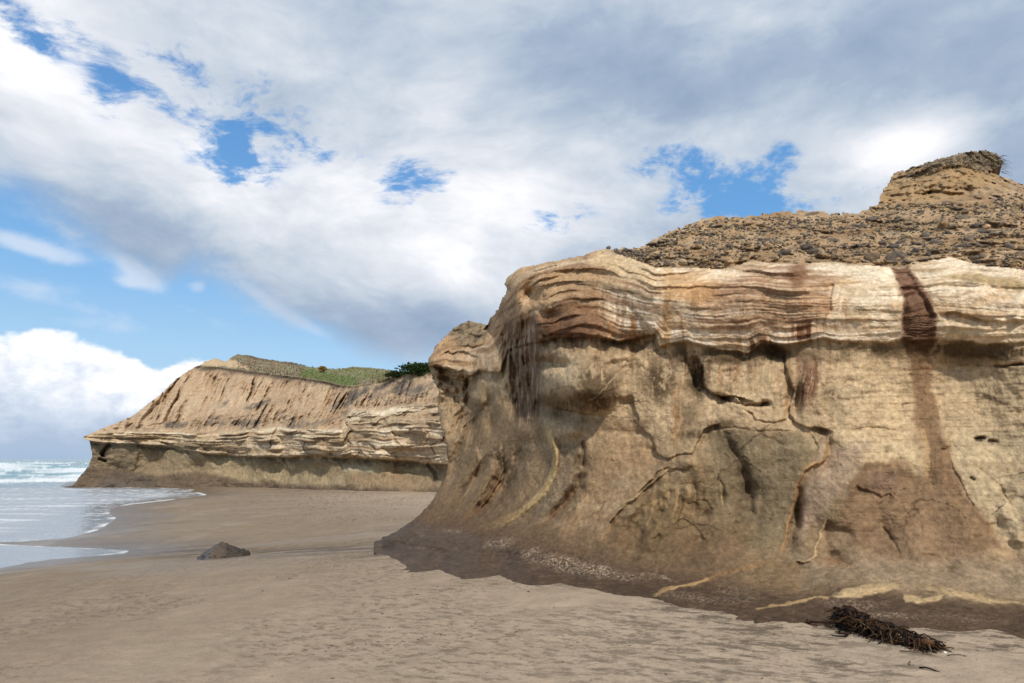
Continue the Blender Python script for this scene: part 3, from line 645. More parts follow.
    fr = sstep(.955, .99, 1 - np.abs(perlin(X * 1.5 + .4 * nf, Y * 1.5, Z * 2.1 + .3 * nb, 281)) * 1.6) * sstep(.0, .35, fbm(X * 1.1, Y * 1.1, Z * 1.1, 3, seed=283)) * wall * (below > 6) * .8
    R.paint(fr, (84, 66, 48), .5); R.Y += .02 * fr * sstep(560, 640, QX)
    fs = sstep(.1, .5, fbm(QX / 2.2, QY / 38., 0, 4, .7, seed=285)) * wall * (below > 0) * np.exp(-np.maximum(below, 0) / 60) * sstep(560, 620, QX); R.paint(fs, (132, 104, 76), .45)
    R.C = np.where((wall)[..., None], (R.C * .94 + R.C.mean(-1, keepdims=True) * .06) * np.array([1.02, 1.0, .985]), R.C)
    g = 1 + .19 * nh + .10 * nf + .08 * R.N2; R.C = R.C * g[..., None]
    # gravel colours
    stone = np.array([(96, 90, 84), (120, 108, 94), (150, 126, 98), (108, 96, 84), (168, 150, 122), (134, 110, 82), (84, 80, 76), (140, 118, 92)], float)
    gc = np.zeros((gX.size, 3)) + (184, 153, 117)
    gc = gc + nf[gsl].reshape(-1, 1) * 40 + np.array([-14, -14, -12]) * sstep(0, .5, nb[gsl]).reshape(-1, 1)
    gc = gc * (1 - clean.reshape(-1, 1) * .6) + np.array([182, 148, 104]) * clean.reshape(-1, 1) * .6
    c1 = stone[(id1.ravel() >> 3) & 7]; c2 = stone[(id2.ravel() >> 2) & 7]
    m2 = (sstep(.05, .2, lump2) * (1 - clean * .5)).reshape(-1, 1) * .75; gc = gc * (1 - m2) + c2 * m2
    m1 = (sstep(.04, .16, lump1) * (1 - clean * .9)).reshape(-1, 1) * .85; gc = gc * (1 - m1) + c1 * m1
    CG = R.C.copy(); CG[gsl] = gc
    m = grav[..., None]; R.C = np.where(m, CG, R.C)
    tf = R.mpoly([(903, 170), (925, 162), (950, 153), (985, 147), (1006, 156), (1004, 168), (990, 174), (968, 166), (948, 163), (925, 168)], 1.5)
    R.paint(tf, (140, 124, 102), .8); R.paint(tf * sstep(.0, .4, fbm(QX / 6, QY / 1.5, 0, 3, seed=251)), (84, 74, 60), .7)
    # rubble cap on the far-left buttress
    rb = R.mpoly([(448, 334), (455, 325), (470, 319), (489, 324), (489, 334), (470, 346), (455, 345)], 3)
    R.paint(rb, (146, 128, 102), .7); R.paint(rb * sstep(.05, .4, fbm(X * 5, Y * 5, Z * 8, 3, seed=253)), (100, 88, 72), .7)
    R.Y += rb * .10 * fbm(X * 4, Y * 4, Z * 7, 3, seed=255)
    R.LAB = np.where(grav, 1, 0)
    jx = 1.6 * fbm(X * 3, Y * 3, Z * 3, 4, .65, seed=261) + np.where(grav, 1.5 * fbm(X * 7, Y * 7, Z * 7, 3, seed=265), 0)
    jy = 1.6 * fbm(X * 3, Y * 3, Z * 3, 4, .65, seed=263) + np.where(grav, 2.2 * fbm(X * 7, Y * 7, Z * 7, 3, seed=267), 0)
    root = empty('sea_cliff', (2.0, 9.5, 0))
    objs = R.finish(silpoly, (jx, jy), [('rock_wall', M_ROCK), ('gravel_bank', M_GRAV)], None,
                    lambda V: np.tile((.6, 1, 0.0), (len(V), 1)), [.15, .5, 1.5, 4, 10, 25])
    for o in objs:
        o.parent = root; o.matrix_parent_inverse = root.matrix_world.inverted() if False else o.matrix_parent_inverse
        o.location = (-2.0, -9.5, 0)
    tag(root, 'layered tan sandstone sea cliff with white upper bands, brown water streaks and gravel on top', 'cliff', kind='structure')
    return R, root
def child(o, root):
    o.parent = root; o.location = Vector(o.location) - root.location

R, CLIFF = near_cliff()

# ------------------------------------------------------------------ cobbles in the gravel bank
def ico(sub=2):
    bm = bmesh.new(); bmesh.ops.create_icosphere(bm, subdivisions=sub, radius=1)
    V = np.array([v.co[:] for v in bm.verts]); T = np.array([[v.index for v in f.verts] for f in bm.faces]); bm.free(); return V, T
ICO2 = ico(2); ICO3 = ico(3); ICO1 = ico(1)
def rotm(rx, ry, rz):
    from mathutils import Euler
    return np.array(Euler((rx, ry, rz)).to_matrix())
def pebble_mesh(kind, size, seed):
    V, T = kind; d = V.copy()
    n = fbm(V[:, 0] * 1.1 + seed * 3.1, V[:, 1] * 1.1, V[:, 2] * 1.1, 3, seed=301)
    d = d * (1 + .42 * n[:, None]); d = np.sign(d) * np.abs(d) ** .85
    d = d * np.asarray(size); d = d @ rotm(random.uniform(-.5, .5), random.uniform(-.5, .5), random.uniform(0, 6.3)).T
    return d, T
stone_cols = [(92, 88, 84), (104, 98, 92), (84, 82, 80), (124, 114, 100), (150, 130, 104), (112, 100, 86), (98, 92, 86), (172, 156, 130)]
def cobble_at(px, py, wpx, col):
    p = R.at(px, py); s = wpx / F * p.y * .5
    V, T = pebble_mesh(ICO3, (s, s * .75, s * random.uniform(.5, .72)), random.random() * 50)
    o = make_obj('cobble', V, None, M_STONE, np.tile(lin(col) * KA * np.array((1.1, 1.0, .9)) * random.uniform(.8, 1.4), (len(V), 1)) * (1 + .5 * fbm(V[:, 0] * 14, V[:, 1] * 14, V[:, 2] * 14, 4, .6, seed=303))[:, None], np.zeros(len(V)), None, tris=T)
    o.location = p + Vector((0, s * .15, 0)); child(o, CLIFF); return o
traced = [(683, 262, 11, 7), (667, 264, 9, 1), (674, 262, 6, 3), (785, 253, 12, 0), (807, 248, 14, 0), (814, 251, 12, 6), (802, 242, 8, 3), (767, 249, 9, 1), (745, 256, 8, 5), (837, 256, 7, 4),
          (872, 258, 18, 5), (898, 259, 24, 6), (893, 247, 12, 2), (901, 242, 12, 0), (909, 237, 11, 7), (882, 244, 10, 6), (899, 206, 9, 6), (898, 218, 7, 0), (921, 212, 6, 0), (936, 242, 11, 1), (944, 225, 13, 4),
          (962, 246, 12, 6), (971, 239, 16, 3), (986, 228, 10, 4), (1002, 253, 11, 7), (1014, 226, 9, 0), (1010, 246, 10, 1), (1020, 254, 13, 5), (985, 252, 8, 4), (975, 226, 9, 0), (978, 262, 10, 2), (1000, 200, 7, 1), (996, 203, 6, 0),
          (926, 236, 10, 6), (916, 250, 9, 0), (948, 233, 8, 2), (616, 250, 7, 0), (626, 251, 8, 0), (608, 248, 5, 6), (640, 255, 6, 1), (650, 262, 7, 3), (862, 226, 7, 0), (875, 231, 8, 6), (870, 238, 9, 2), (760, 240, 6, 0), (730, 246, 8, 1),
          (822, 238, 7, 6), (846, 247, 9, 3), (858, 247, 8, 0), (776, 262, 5, 6)]
cnt = 0
for px, py, w, c in traced: cobble_at(px, py, w, stone_cols[c]); cnt += 1
topc = lambda x: float(np.interp(x, [600, 640, 655, 720, 750, 830, 905, 925, 950, 985, 1024], [248, 262, 268, 270, 260, 262, 268, 260, 257, 267, 271]))
sily = lambda x: float(np.interp(x, [600, 640, 690, 720, 860, 880, 905, 985, 1024], [248, 248, 222, 216, 213, 203, 200, 200, 186]))
while cnt < 100:
    px = random.uniform(650, 1024); t = random.random(); py = topc(px) - 4 - t * (topc(px) - sily(px) - 8)
    if 890 < px < 1000 and py < 205: continue
    cobble_at(px, py, random.uniform(5, 8.5), random.choice(stone_cols)); cnt += 1
# the countless small stones
VV, TT, CC = [], [], []; off = 0
for k in range(7500):
    px = random.uniform(602, 1075); t = random.random() ** .8; a, c_ = topc(px), sily(px)
    if a - c_ < 5: continue
    py = a - 1 - t * (a - c_ - 3)
    if 888 < px < 1004 and 168 < py < 203 and random.random() < .8: continue
    if perlin(np.array([px / 22.]), np.array([py / 12.]), 0.5)[0] < random.uniform(-.9, .0): continue
    p = R.at(px, py); s = (1.0 + 2.6 * random.random() ** 3) / F * p.y * .62
    V, T = pebble_mesh(ICO1, (s, s * .8, s * .65), k * .7); VV.append(V + np.array(p) + (0, -s * .3, 0)); TT.append(T + off); off += len(V)
    CC.append(np.tile(lin(random.choice(stone_cols)) * KA * random.uniform(.8, 1.3) * np.array((1.06, 1, .9)), (len(V), 1)))
o = make_obj('small_stones', np.concatenate(VV), None, M_STONE, np.concatenate(CC), np.zeros(off), None, tris=np.concatenate(TT)); child(o, CLIFF); o['kind'] = 'stuff'

# ------------------------------------------------------------------ tube helper
def tube(pts, r0, r1, n=5):
    pts = np.asarray(pts, float); m = len(pts); V = []
    for i in range(m):
        t = pts[min(i + 1, m - 1)] - pts[max(i - 1, 0)]; t = t / (np.linalg.norm(t) + 1e-9)
        u = np.cross(t, (0, 0, 1.0) if abs(t[2]) < .9 else (1.0, 0, 0)); u /= np.linalg.norm(u) + 1e-9; v = np.cross(t, u)
        r = r0 + (r1 - r0) * i / (m - 1)
        for k in range(n):
            a = 2 * math.pi * k / n; V.append(pts[i] + r * (math.cos(a) * u + math.sin(a) * v))
    Q = []
    for i in range(m - 1):
        for k in range(n):
            a = i * n + k; b_ = i * n + (k + 1) % n; Q.append((a, b_, b_ + n, a + n))
    V.append(pts[0]); V.append(pts[-1]); T = []
    for k in range(n): T.append((len(V) - 2, (k + 1) % n, k)); T.append((len(V) - 1, (m - 1) * n + k, (m - 1) * n + (k + 1) % n))
    return np.array(V), Q, T
class Bag:
    def __init__(s): s.V = []; s.Q = []; s.T = []; s.C = []; s.n = 0
    def add(s, V, Q, T, c):
        s.V.append(V); s.Q += [tuple(i + s.n for i in q) for q in Q]; s.T += [tuple(i + s.n for i in q) for q in T]
        s.C.append(np.tile(np.asarray(c, float), (len(V), 1))); s.n += len(V)
    def build(s, name, mat, smooth=True):
        return make_obj(name, np.concatenate(s.V), s.Q if s.Q else None, mat, np.concatenate(s.C), np.zeros(s.n), None, tris=s.T if s.T else None, smooth=smooth)

# dry roots hanging from the turf rim of the knob
bag = Bag()
for k in range(420):
    px = random.uniform(905, 1002); py = float(np.interp(px, [905, 925, 950, 985, 997, 1003], [170, 163, 156, 151, 155, 161])) + random.uniform(1, 13)
    p = np.array(R.at(px, py)); L = random.uniform(.06, .22); rt = sstep(975, 1003, px)
    d = np.array([random.uniform(-.4, .6) + .9 * rt, random.uniform(-.9, -.3), random.uniform(-.6, .25)]); d /= np.linalg.norm(d)
    pts = [p, p + d * L * .5 + (0, 0, -.01), p + d * L + (0, 0, -L * .3)]
    V, Q, T = tube(pts, .006, .002, 3); bag.add(V, Q, T, lin(random.choice([(120, 104, 84), (92, 80, 64), (150, 134, 108)])) * .8)
for k in range(36):
    p = np.array(R.at(random.uniform(988, 1001), random.uniform(155, 167))); L = random.uniform(.06, .22)
    d = np.array([1, random.uniform(-.4, .1), random.uniform(-.35, .45)]); d /= np.linalg.norm(d)
    V, Q, T = tube([p, p + d * L * .6, p + d * L + (0, 0, -.02)], .006, .0015, 3); bag.add(V, Q, T, lin((88, 78, 62)) * .8)
o = bag.build('dry_roots', M_GRAV); child(o, CLIFF); o['kind'] = 'stuff'

# ================================================================== HEADLAND
def headland():
    xs = np.arange(64, 500, .55); ys = np.arange(346, 498, .5)
    H = Relief(xs, ys); PX, PY = H.PX, H.PY
    ctrl = []
    bx = np.array([60, 80, 120, 160, 200, 240, 280, 320, 360, 400, 440, 480.]); by = np.array([487.5, 487.3, 487.6, 487.6, 487.3, 487.3, 488.3, 490, 491, 491.5, 492.5, 493.5])
    gb = ground_hit(bx, by); gb = np.interp(bx, bx, gb); 
    gb = np.interp(bx, [60, 80, 120, 160, 200, 240, 280, 320, 360, 400, 440, 480], [81, 80, 77.5, 75, 72, 69, 65.5, 61.5, 58, 55, 52, 49.5])
    for a, c, g in zip(bx, by, gb):
        ctrl += [(a, c, g), (a, c + 8, g + .6), (a, 470, g + 1.6)]
    lx = np.array([84, 130, 200, 260, 320, 380, 445, 490.])
    lb = [441, 443, 451, 456, 456, 458, 464, 466]; lt = [434, 431, 431, 428, 424, 414, 405, 400]; ed = [424, 412, 365, 372, 381, 381, 371, 368]
    for a, p, q, r in zip(lx, lb, lt, ed):
        g = float(np.interp(a, bx, gb))
        ctrl += [(a, p, g - .4), (a, q, g + .8)]
    ctrl += [(130, 415, 81), (160, 394, 84), (196, 366, 86), (250, 371, 79), (290, 376, 75), (325, 382, 70.5), (350, 384, 67), (380, 381, 62.5), (410, 374, 60), (445, 371, 57), (490, 368, 54),
             (220, 400, 77), (280, 403, 71), (330, 405, 66.5), (380, 398, 60)]
    g_new = ground_hit(bx, by); g_new = np.minimum.accumulate(np.where(bx < 190, 68.5, np.minimum(g_new, 68))); print('headland foot', g_new)
    ctrl = [(a, c, y_ * float(np.interp(a, bx, g_new / gb))) for a, c, y_ in ctrl]
    H.tps(ctrl)
    X, Y, Z = H.base()
    n1 = fbm(X * .4, Y * .4, Z * .4, 5, seed=401); n2 = fbm(X * .4, Y * .4, Z * .4, 5, seed=403)
    H.QX = PX + 2.2 * n1; H.QY = PY + 1.8 * n2; H.N2 = fbm(X * .8, Y * .8, Z * .8, 5, .6, seed=405); H.N3 = fbm(X * .7, Y * .7, Z * .7, 3, seed=407)
    QX, QY = H.QX, H.QY
    edge = np.interp(QX, [60, 195, 215, 250, 290, 325, 340, 352, 375, 395, 420, 500], [300, 365.5, 366.5, 371, 376, 381, 385, 386, 382, 376, 372.5, 370])
    ltop = np.interp(QX, [60, 84, 130, 200, 240, 275, 300, 342, 350, 385, 392, 445, 500], [436, 434.5, 432, 432, 430, 427, 430, 429, 409, 410, 407, 404, 402])
    lbot = np.interp(QX, [60, 84, 105, 160, 200, 230, 277, 314, 380, 447, 500], [437, 440, 443, 445, 452, 455, 457, 455.5, 458.5, 464, 468])
    back = PY < edge
    b = (PY + n2 * .9 - ltop) / np.maximum(lbot - ltop, 4); ins = sstep(-.04, .04, b) * (1 - sstep(.96, 1.04, b)); below = QY - lbot
    # hill standing back behind the edge
    hy = np.clip((edge - PY) / 14, 0, 1)
    H.Y += np.where(back, 2.0 + 20 * hy, 0)
    # beds
    warp = .12 * fbm(X * .12, Y * .12, Z * .2, 3, seed=411); saw = 0
    for N, amp, sd in ((3.2, .75, 1), (7.1, .42, 2), (15, .2, 3)):
        q = b * N + warp * N * 1.0 + sd * 1.37 + .2 * perlin(X * .5, Y * .5, sd); k = np.floor(q); f = q - k
        am = amp * (.1 + 1.2 * _H[(k.astype(np.int64) * 53 + sd * 71) & 4095, 1]) * np.clip(.3 + 2.2 * perlin(X * .4, Y * .4, k * 2.3, sd), 0, 1.4)
        saw = saw - am * sstep(0, .75, f) * (1 - sstep(.88, 1, f))
    H.Y += saw * ins
    # vertical joints chop the beds into blocks
    w1, w2, wid = worley(X * .30 + .5 * n1, Y * .30, Z * .8 + .4 * n2, 7)
    joint = np.exp(-((w2 - w1) / .09) ** 2)
    H.Y += ins * (.22 * joint * np.clip(.5 + 2 * H.N3, 0, 1) + .45 * (_H[wid, 2] - .5)) * sstep(150, 330, QX)
    H.Y += np.where(below > 0, 1.2 * np.exp(-np.maximum(below, 0) / 9) * sstep(0, 2, below), 0) * np.interp(QX, [80, 120, 200, 300, 500], [.8, .5, .7, 1.1, 1.2])
    H.Y += ~back * (.55 * fbm(X * .18, Y * .18, Z * .3, 4, seed=421) + .16 * fbm(X * .9, Y * .9, Z * 1.1, 5, .6, seed=423))
    # gullies down the soft slope, leaning left as they drop
    slope = sstep(0, 6, PY - edge) * (1 - sstep(-6, 2, QY - ltop))
    gu = (QX + .55 * (QY - edge) + 5 * fbm(QX / 40, QY / 60, 0, 3, seed=431))
    dens = np.interp(QX, [90, 200, 330, 500], [11, 10, 9, 7])
    gl = np.abs(perlin(gu / dens, QY / 70, 0, 433)) ; gl2 = np.abs(perlin(gu / dens * 2.4, QY / 50, 4, 435))
    gm = np.clip(.6 + 1.4 * fbm(QX / 30, QY / 30, 0, 3, seed=437), .05, 1.3) * np.interp(QX, [90, 160, 340, 400], [.3, .9, .7, .35])
    H.Y += slope * gm * (1.1 * np.exp(-(gl / .2) ** 2) * sstep(2, 14, PY - edge) + .45 * np.exp(-(gl2 / .25) ** 2) - 1.2 * gl) + slope * .12 * fbm(X * 1.5, Y * 1.5, Z * 1.5, 4, .6, seed=439)
    H.Y += np.exp(-((PY - edge) / 1.6) ** 2) * (-.4) * (QX > 190)
    # talus lumps above the beds
    tal = np.exp(-((QY - ltop + 9) / 11) ** 2) * ~back
    H.Y += tal * .55 * fbm(X * .7, Y * .7, Z * 1.2, 5, .62, seed=441)
    H.groove([(84, 436), (110, 436), (135, 441), (142, 447)], 1.4, .5, .1); H.groove([(101, 456), (108, 447), (112, 445)], 1.4, 1.4, .1); H.groove([(97, 459), (107, 461)], 1.0, .8)
    H.edge([(283, 457), (290, 470), (296, 474)], .9, 12, 1); H.edge([(316, 455), (330, 452.5), (350, 455), (376, 459)], 1.3, 7, 1, 1.2); H.edge([(140, 450), (133, 468), (120, 478)], .5, 8, -1, 3)
    H.edge([(200, 447), (222, 447), (238, 451)], .8, 5, 1); H.edge([(160, 440), (175, 446), (195, 448)], .9, 4, 1)
    foot = sstep(468, 482, QY)
    H.Y -= foot * .3 * ridged(X * .3, Y * .3, Z, 3, seed=443) * (1 - sstep(240, 330, QX))
    # colours
    nf = fbm(X * .6, Y * .6, Z * .8, 6, .62, seed=451); nb = fbm(X * .15, Y * .15, Z * .2, 3, seed=453); nh = fbm(X * 3, Y * 3, Z * 3, 3, .6, seed=455); one = np.ones(H.shape)
    H.paint(one, (196, 162, 124)); H.paint(sstep(-.3, .4, nb), (206, 176, 138), .7)
    H.paint(slope * np.exp(-(gl / .2) ** 2), (178, 144, 108), .35)
    H.paint(sstep(.05, .45, nf) * slope, (176, 138, 102), .5)
    H.paint(sstep(330, 430, QX) * slope * sstep(-.2, .3, nf), (176, 148, 122), .6)
    H.paint(tal * sstep(.0, .35, nf), (128, 110, 90), .7)
    for bl in ((272, 402, 13, 3, -10), (256, 406, 12, 3, -8), (222, 404, 8, 3, -30), (214, 421, 22, 4, -6), (250, 424, 28, 5, 2), (298, 424, 14, 4, 0), (180, 425, 16, 4, -4), (345, 402, 16, 4, -30), (415, 390, 30, 6, 5), (360, 392, 12, 6, -35), (390, 385, 26, 4, -10), (430, 408, 20, 3, 0)):
        H.paint(H.mblob(*bl) * sstep(-.3, .25, nf + .4 * nh), (104, 94, 84), .75)
    H.paint(ins, (204, 176, 136), .9)
    bd = fbm(X * .08, Y * .08, b * 7 + warp * 8, 4, .62, seed=461)
    H.paint(ins * sstep(.0, .4, bd), (236, 214, 178), .85); H.paint(ins * sstep(.05, .4, -bd), (160, 126, 92), .6); H.paint(ins * joint, (150, 124, 96), .3)
    H.paint(ins * H.mblob(420, 445, 14, 26, 0), (150, 116, 90), .4); H.paint(ins * H.mblob(190, 446, 26, 3, 3), (118, 100, 72), .7)
    low = sstep(-1, 2, below)
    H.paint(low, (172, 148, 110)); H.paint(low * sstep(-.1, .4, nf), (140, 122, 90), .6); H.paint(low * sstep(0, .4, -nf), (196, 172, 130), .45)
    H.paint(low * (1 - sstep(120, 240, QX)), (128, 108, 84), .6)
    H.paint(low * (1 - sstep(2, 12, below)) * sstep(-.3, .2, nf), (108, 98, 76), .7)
    H.paint(H.mpoly([(343, 464), (372, 466), (374, 473), (345, 472)], 1.5), (182, 170, 138), .7)
    base_l = np.interp(QX, [70, 120, 160, 200, 240, 300, 440], [466, 468, 474, 470, 480, 484, 487])
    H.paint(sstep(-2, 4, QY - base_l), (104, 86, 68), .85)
    H.paint(H.mpoly([(96, 488), (102, 476), (116, 470), (150, 476), (160, 488)], 2), (100, 88, 78), .7)
    H.paint(H.mline([(426, 462), (434, 472), (437, 482)], 2.5), (84, 66, 50), .7); H.paint(H.mpoly([(345, 476), (400, 472), (440, 482), (440, 490), (350, 488)], 4), (152, 124, 92), .7)
    # turf edge and grassy top
    te = np.exp(-((QY - edge - 1.5) / 2.6) ** 2) * sstep(186, 200, QX) * (1 - .8 * sstep(330, 350, QX)) * sstep(-.6, .2, nf + .3)
    H.paint(te, (92, 78, 62), .9)
    H.paint(np.exp(-((QY - edge - 5) / 5) ** 2) * sstep(.0, .4, nf) * sstep(195, 220, QX), (110, 92, 74), .6)
    H.paint(back.astype(float), (150, 138, 104)); H.paint(back * sstep(-.2, .2, nf + .5 * nh), (120, 102, 80), .75); H.paint(back * H.mpoly([(235, 352), (262, 355), (300, 362), (304, 366), (262, 360)], 1), (92, 82, 62), .7)
    H.paint(back * H.mpoly([(215, 362), (240, 352), (290, 362), (300, 372), (262, 371), (225, 366)], 2) * sstep(-.2, .2, nf), (140, 116, 88), .8)
    H.paint(back * H.mpoly([(200, 356), (222, 356), (240, 362), (250, 369), (222, 366), (202, 366)], 1.5), (222, 184, 134), .85)
    H.paint(back * H.mpoly([(300, 370), (330, 372), (360, 378), (352, 387), (330, 382), (300, 376)], 2), (104, 118, 60), .85)
    H.paint(back * H.mpoly([(300, 366), (390, 370), (400, 374), (380, 378), (340, 372), (305, 370)], 1.5), (132, 138, 84), .7)
    H.paint(back * H.mline([(355, 374), (370, 378)], 2), (120, 138, 70), .6); H.paint(back * H.mline([(300, 363), (262, 357)], 1.2), (104, 90, 66), .7)
    H.C = H.C * .86 + H.C.mean(-1, keepdims=True) * .14 + 3; H.C = H.C * (1 + .12 * nh + .08 * nf)[..., None]
    H.W = .25 * sstep(478, 484, QY)
    sil = [(60, 487), (72, 485), (76, 481), (82, 473), (88, 466), (91.5, 458), (91, 448), (89, 441), (84, 439), (83.5, 436), (95, 431), (112, 424), (130, 417), (142, 408), (161, 394), (168, 386), (177, 378), (186, 371.5), (196, 366), (202, 364), (205, 361), (214.6, 358),
           (222, 361), (226, 361), (232, 357), (237, 354), (247, 355), (259, 357.6), (275, 360.5), (291, 362), (310, 367), (324, 368), (340, 369), (352, 366.5), (362, 367), (378, 368), (392, 370), (402, 373), (412, 371), (425, 370), (460, 368), (500, 366)]
    poly = sil + [(500, 499), (60, 499)]
    H.LAB = np.where(back & (QX > 225), 1, 0)
    j = (.8 * fbm(X, Y, Z, 4, .6, seed=471), .8 * fbm(X, Y, Z, 4, .6, seed=473))
    root = empty('headland', (-25, 65, 0))
    objs = H.finish(poly, j, [('cliff_face', M_FAR), ('grassy_hill', M_FAR)], None, lambda V: np.tile((.1, 1, -.02), (len(V), 1)), [.5, 2, 6, 20, 60])
    for o in objs: child(o, root)
    tag(root, 'distant tan headland with gullied slope, banded ledges and green grassy top beside the sea', 'headland', kind='structure')
    return H, root
H, HEAD = headland()

# grass tufts on the headland top: dry and green
bag = Bag()
for k in range(1500):
    px = random.uniform(236, 400); e = float(np.interp(px, [195, 215, 250, 290, 325, 340, 352, 375, 395, 420], [365.5, 366.5, 371, 376, 381, 385, 386, 382, 376, 372.5])); s_ = float(np.interp(px, [237, 259, 291, 324, 362, 392, 402], [354, 357.6, 362, 368, 367, 370, 373]))
    py = random.uniform(s_ + .5, max(e, s_ + 1)); p = np.array(H.at(px, py)); hgt = random.uniform(.06, .16); c = (108, 120, 66) if (px > 300 and px < 360 and py > 370 and random.random() < .8) else (random.choice([(140, 132, 92), (122, 112, 78), (128, 128, 80), (112, 96, 70)]) if px > 305 else random.choice([(130, 114, 84), (112, 96, 74), (120, 112, 78), (100, 88, 66)]))
    for q in range(3):
        a = random.uniform(0, 6.3); w = .08
        V = np.array([p + (math.cos(a) * w, math.sin(a) * w, -.1), p - (math.cos(a) * w, math.sin(a) * w, .1), p + (random.uniform(-.1, .1), random.uniform(-.1, .1), hgt)])
        bag.add(V, [], [(0, 1, 2)], lin(c) * .7)
o = bag.build('grass_tufts', M_FAR, smooth=False); child(o, HEAD); o['kind'] = 'stuff'

# ------------------------------------------------------------------ shrubs
def leaf_mat(name, base):
    return surface_mat(name, ((3, .3), (15, .3)), (), rough=.7, attr=True)
M_LEAF = leaf_mat('shrub_leaves', None); M_WOOD = surface_mat('wood', ((20, .2),), ((40, .004),), attr=True)
def shrub(name, p, W, Hh, col, nleaf, label, cat, leaf=.12):
    root = empty(name, p); crown = Bag(); stem = Bag()
    tips = []
    for k in range(9):
        a = random.uniform(0, 6.3); r = random.uniform(.2, .85) * W / 2; z = Hh * random.uniform(.35, .75)
        e = np.array([math.cos(a) * r, math.sin(a) * r * .6, z]); tips.append(e)
        V, Q, T = tube([(0, 0, -.2), e * (.4, .4, .55), e], .05 * Hh, .012 * Hh, 5); stem.add(V, Q, T, lin((70, 58, 46)) * .7)
    for k in range(nleaf):
        cidx = random.choice(tips); g = rng.normal(size=3) * np.array([.17 * W, .12 * W, .2 * Hh]); c = cidx + g; c[2] = max(.05, min(c[2], Hh * (1 - .25 * (2 * c[0] / W) ** 2)))
        u = rng.normal(size=3); u /= np.linalg.norm(u); v = np.cross(u, rng.normal(size=3)); v /= np.linalg.norm(v) + 1e-9; s_ = leaf * random.uniform(.6, 1.3)
        V = np.array([c - u * s_, c + v * s_ * .5, c + u * s_, c - v * s_ * .5]); crown.add(V, [(0, 1, 2, 3)], [], lin(col) * .7 * random.uniform(.6, 1.5))
    a = stem.build('stem', M_WOOD); a.parent = root; b_ = crown.build('crown', M_LEAF, smooth=False); b_.parent = root
    tag(root, label, cat); return root
def hp(px, py): return H.at(px, py)
sp = hp(419, 376); shrub('evergreen_shrub', sp, 2.9, 1.05, (44, 62, 26), 2600, 'wide dark green evergreen shrub on the headland rim behind the near cliff', 'shrub')
sp = hp(398, 377.5); shrub('evergreen_shrub', sp, 1.6, .55, (52, 68, 32), 900, 'low dark green shrub left of the wide evergreen shrub on the headland rim', 'shrub')
sp = hp(323, 372.5); shrub('golden_bush', sp, 1.0, .75, (150, 118, 56), 700, 'small golden yellow bush on the green grass of the headland top', 'bush', .08)

# ================================================================== GROUND and SEA
def polar(thetas, rs):
    TH, RR = np.meshgrid(thetas, rs); return RR * np.sin(TH), RR * np.cos(TH)
def grid_quads(ny, nx, flip=False):
    ii = np.arange(ny * nx).reshape(ny, nx); Q = np.stack([ii[:-1, :-1], ii[:-1, 1:], ii[1:, 1:], ii[1:, :-1]], -1).reshape(-1, 4)
    return Q[:, ::-1] if flip else Q
th_f = np.arctan((np.arange(-40, 1066, 1.0) - 512) / F / CP)
th = np.concatenate([np.linspace(-math.pi, th_f[0], 70)[:-1], th_f, np.linspace(th_f[-1], math.pi, 70)[1:]])
pys = np.arange(900, 470.5, -.55); hh = 1.72
r1 = hh / np.tan(np.arctan((pys - 341.5) / F) - PITCH); r1 = r1[(r1 < 120)]
rs = np.concatenate([[.05, .5, 1, 1.5, 2], r1[r1 > 2.2], np.geomspace(r1.max() * 1.03, 8000, 40)])
GX, GY = polar(th, rs)
d = shore_d(GX, GY)
GZ = ground_z0(GX, GY, d)
dryf = sstep(3, 9, d); near = np.exp(-np.hypot(GX, GY) / 26)
rel = .035 * fbm(GX * .35, GY * .35, 0, 3, seed=501) + .010 * fbm(GX * 1.3, GY * 1.3, 0, 3, seed=503) * (.3 + dryf)
# low dimples and footprints
w1, w2, wid = worley(GX * 2.6, GY * 2.6, GX * 0, 9)
foot = -.024 * np.exp(-(w1 / .2) ** 2) * (_H[wid, 0] > .55) * sstep(-.1, .3, fbm(GX * .3 + 5, GY * .3, 0, 2, seed=505))
rel = rel + foot * dryf + .009 * fbm(GX * 5, GY * 5, 0, 4, .6, seed=507) * dryf
rel = rel * sstep(.3, 5, d); rel = rel * (1 - .95 * sstep(-.5, .5, GX + 2.2 - .0 * GY) * sstep(6.5, 8.5, GX * .72 + GY * .72))
GZ = GZ + rel
GC = np.zeros(GX.shape + (3,)) + (190, 169, 145)
def gp(m, c, a=1.0):
    global GC
    m = np.clip(m * a, 0, 1)[..., None]; GC = GC * (1 - m) + np.asarray(c, float) * m
nf = fbm(GX * .5, GY * .5, 0, 5, .6, seed=511)
gp(1 - sstep(5.0, 18.0, d + 2 * nf), (146, 127, 105), .85)
gp(1 - sstep(.3, 4, d + .8 * nf), (120, 103, 84), .8)
gp(sstep(.0, .5, nf), (168, 150, 126), .5)
# dark mineral streaks, combed obliquely
ca, sa = math.cos(-.55), math.sin(-.55); U_, V_ = GX * ca + GY * sa, -GX * sa + GY * ca
st = fbm(U_ * 2.0, V_ * 4.6, 0, 6, .72, seed=521); ms = fbm(GX * .35, GY * .35, 0, 3, seed=523)
reg = sstep(1.0, 6, GX + 2.5) * (1 - sstep(14, 24, GY)) * sstep(-.35, .35, ms + .15)
gp(sstep(-.02, .34, st) * reg, (98, 86, 74), .85)
st2 = fbm(U_ * 4.5, V_ * 10.0, 0, 5, .72, seed=525); gp(sstep(.02, .3, st2) * dryf * sstep(-.3, .3, ms + .1), (120, 104, 86), .6)
gp(sstep(.3, .7, -st2) * dryf, (190, 172, 148), .35)
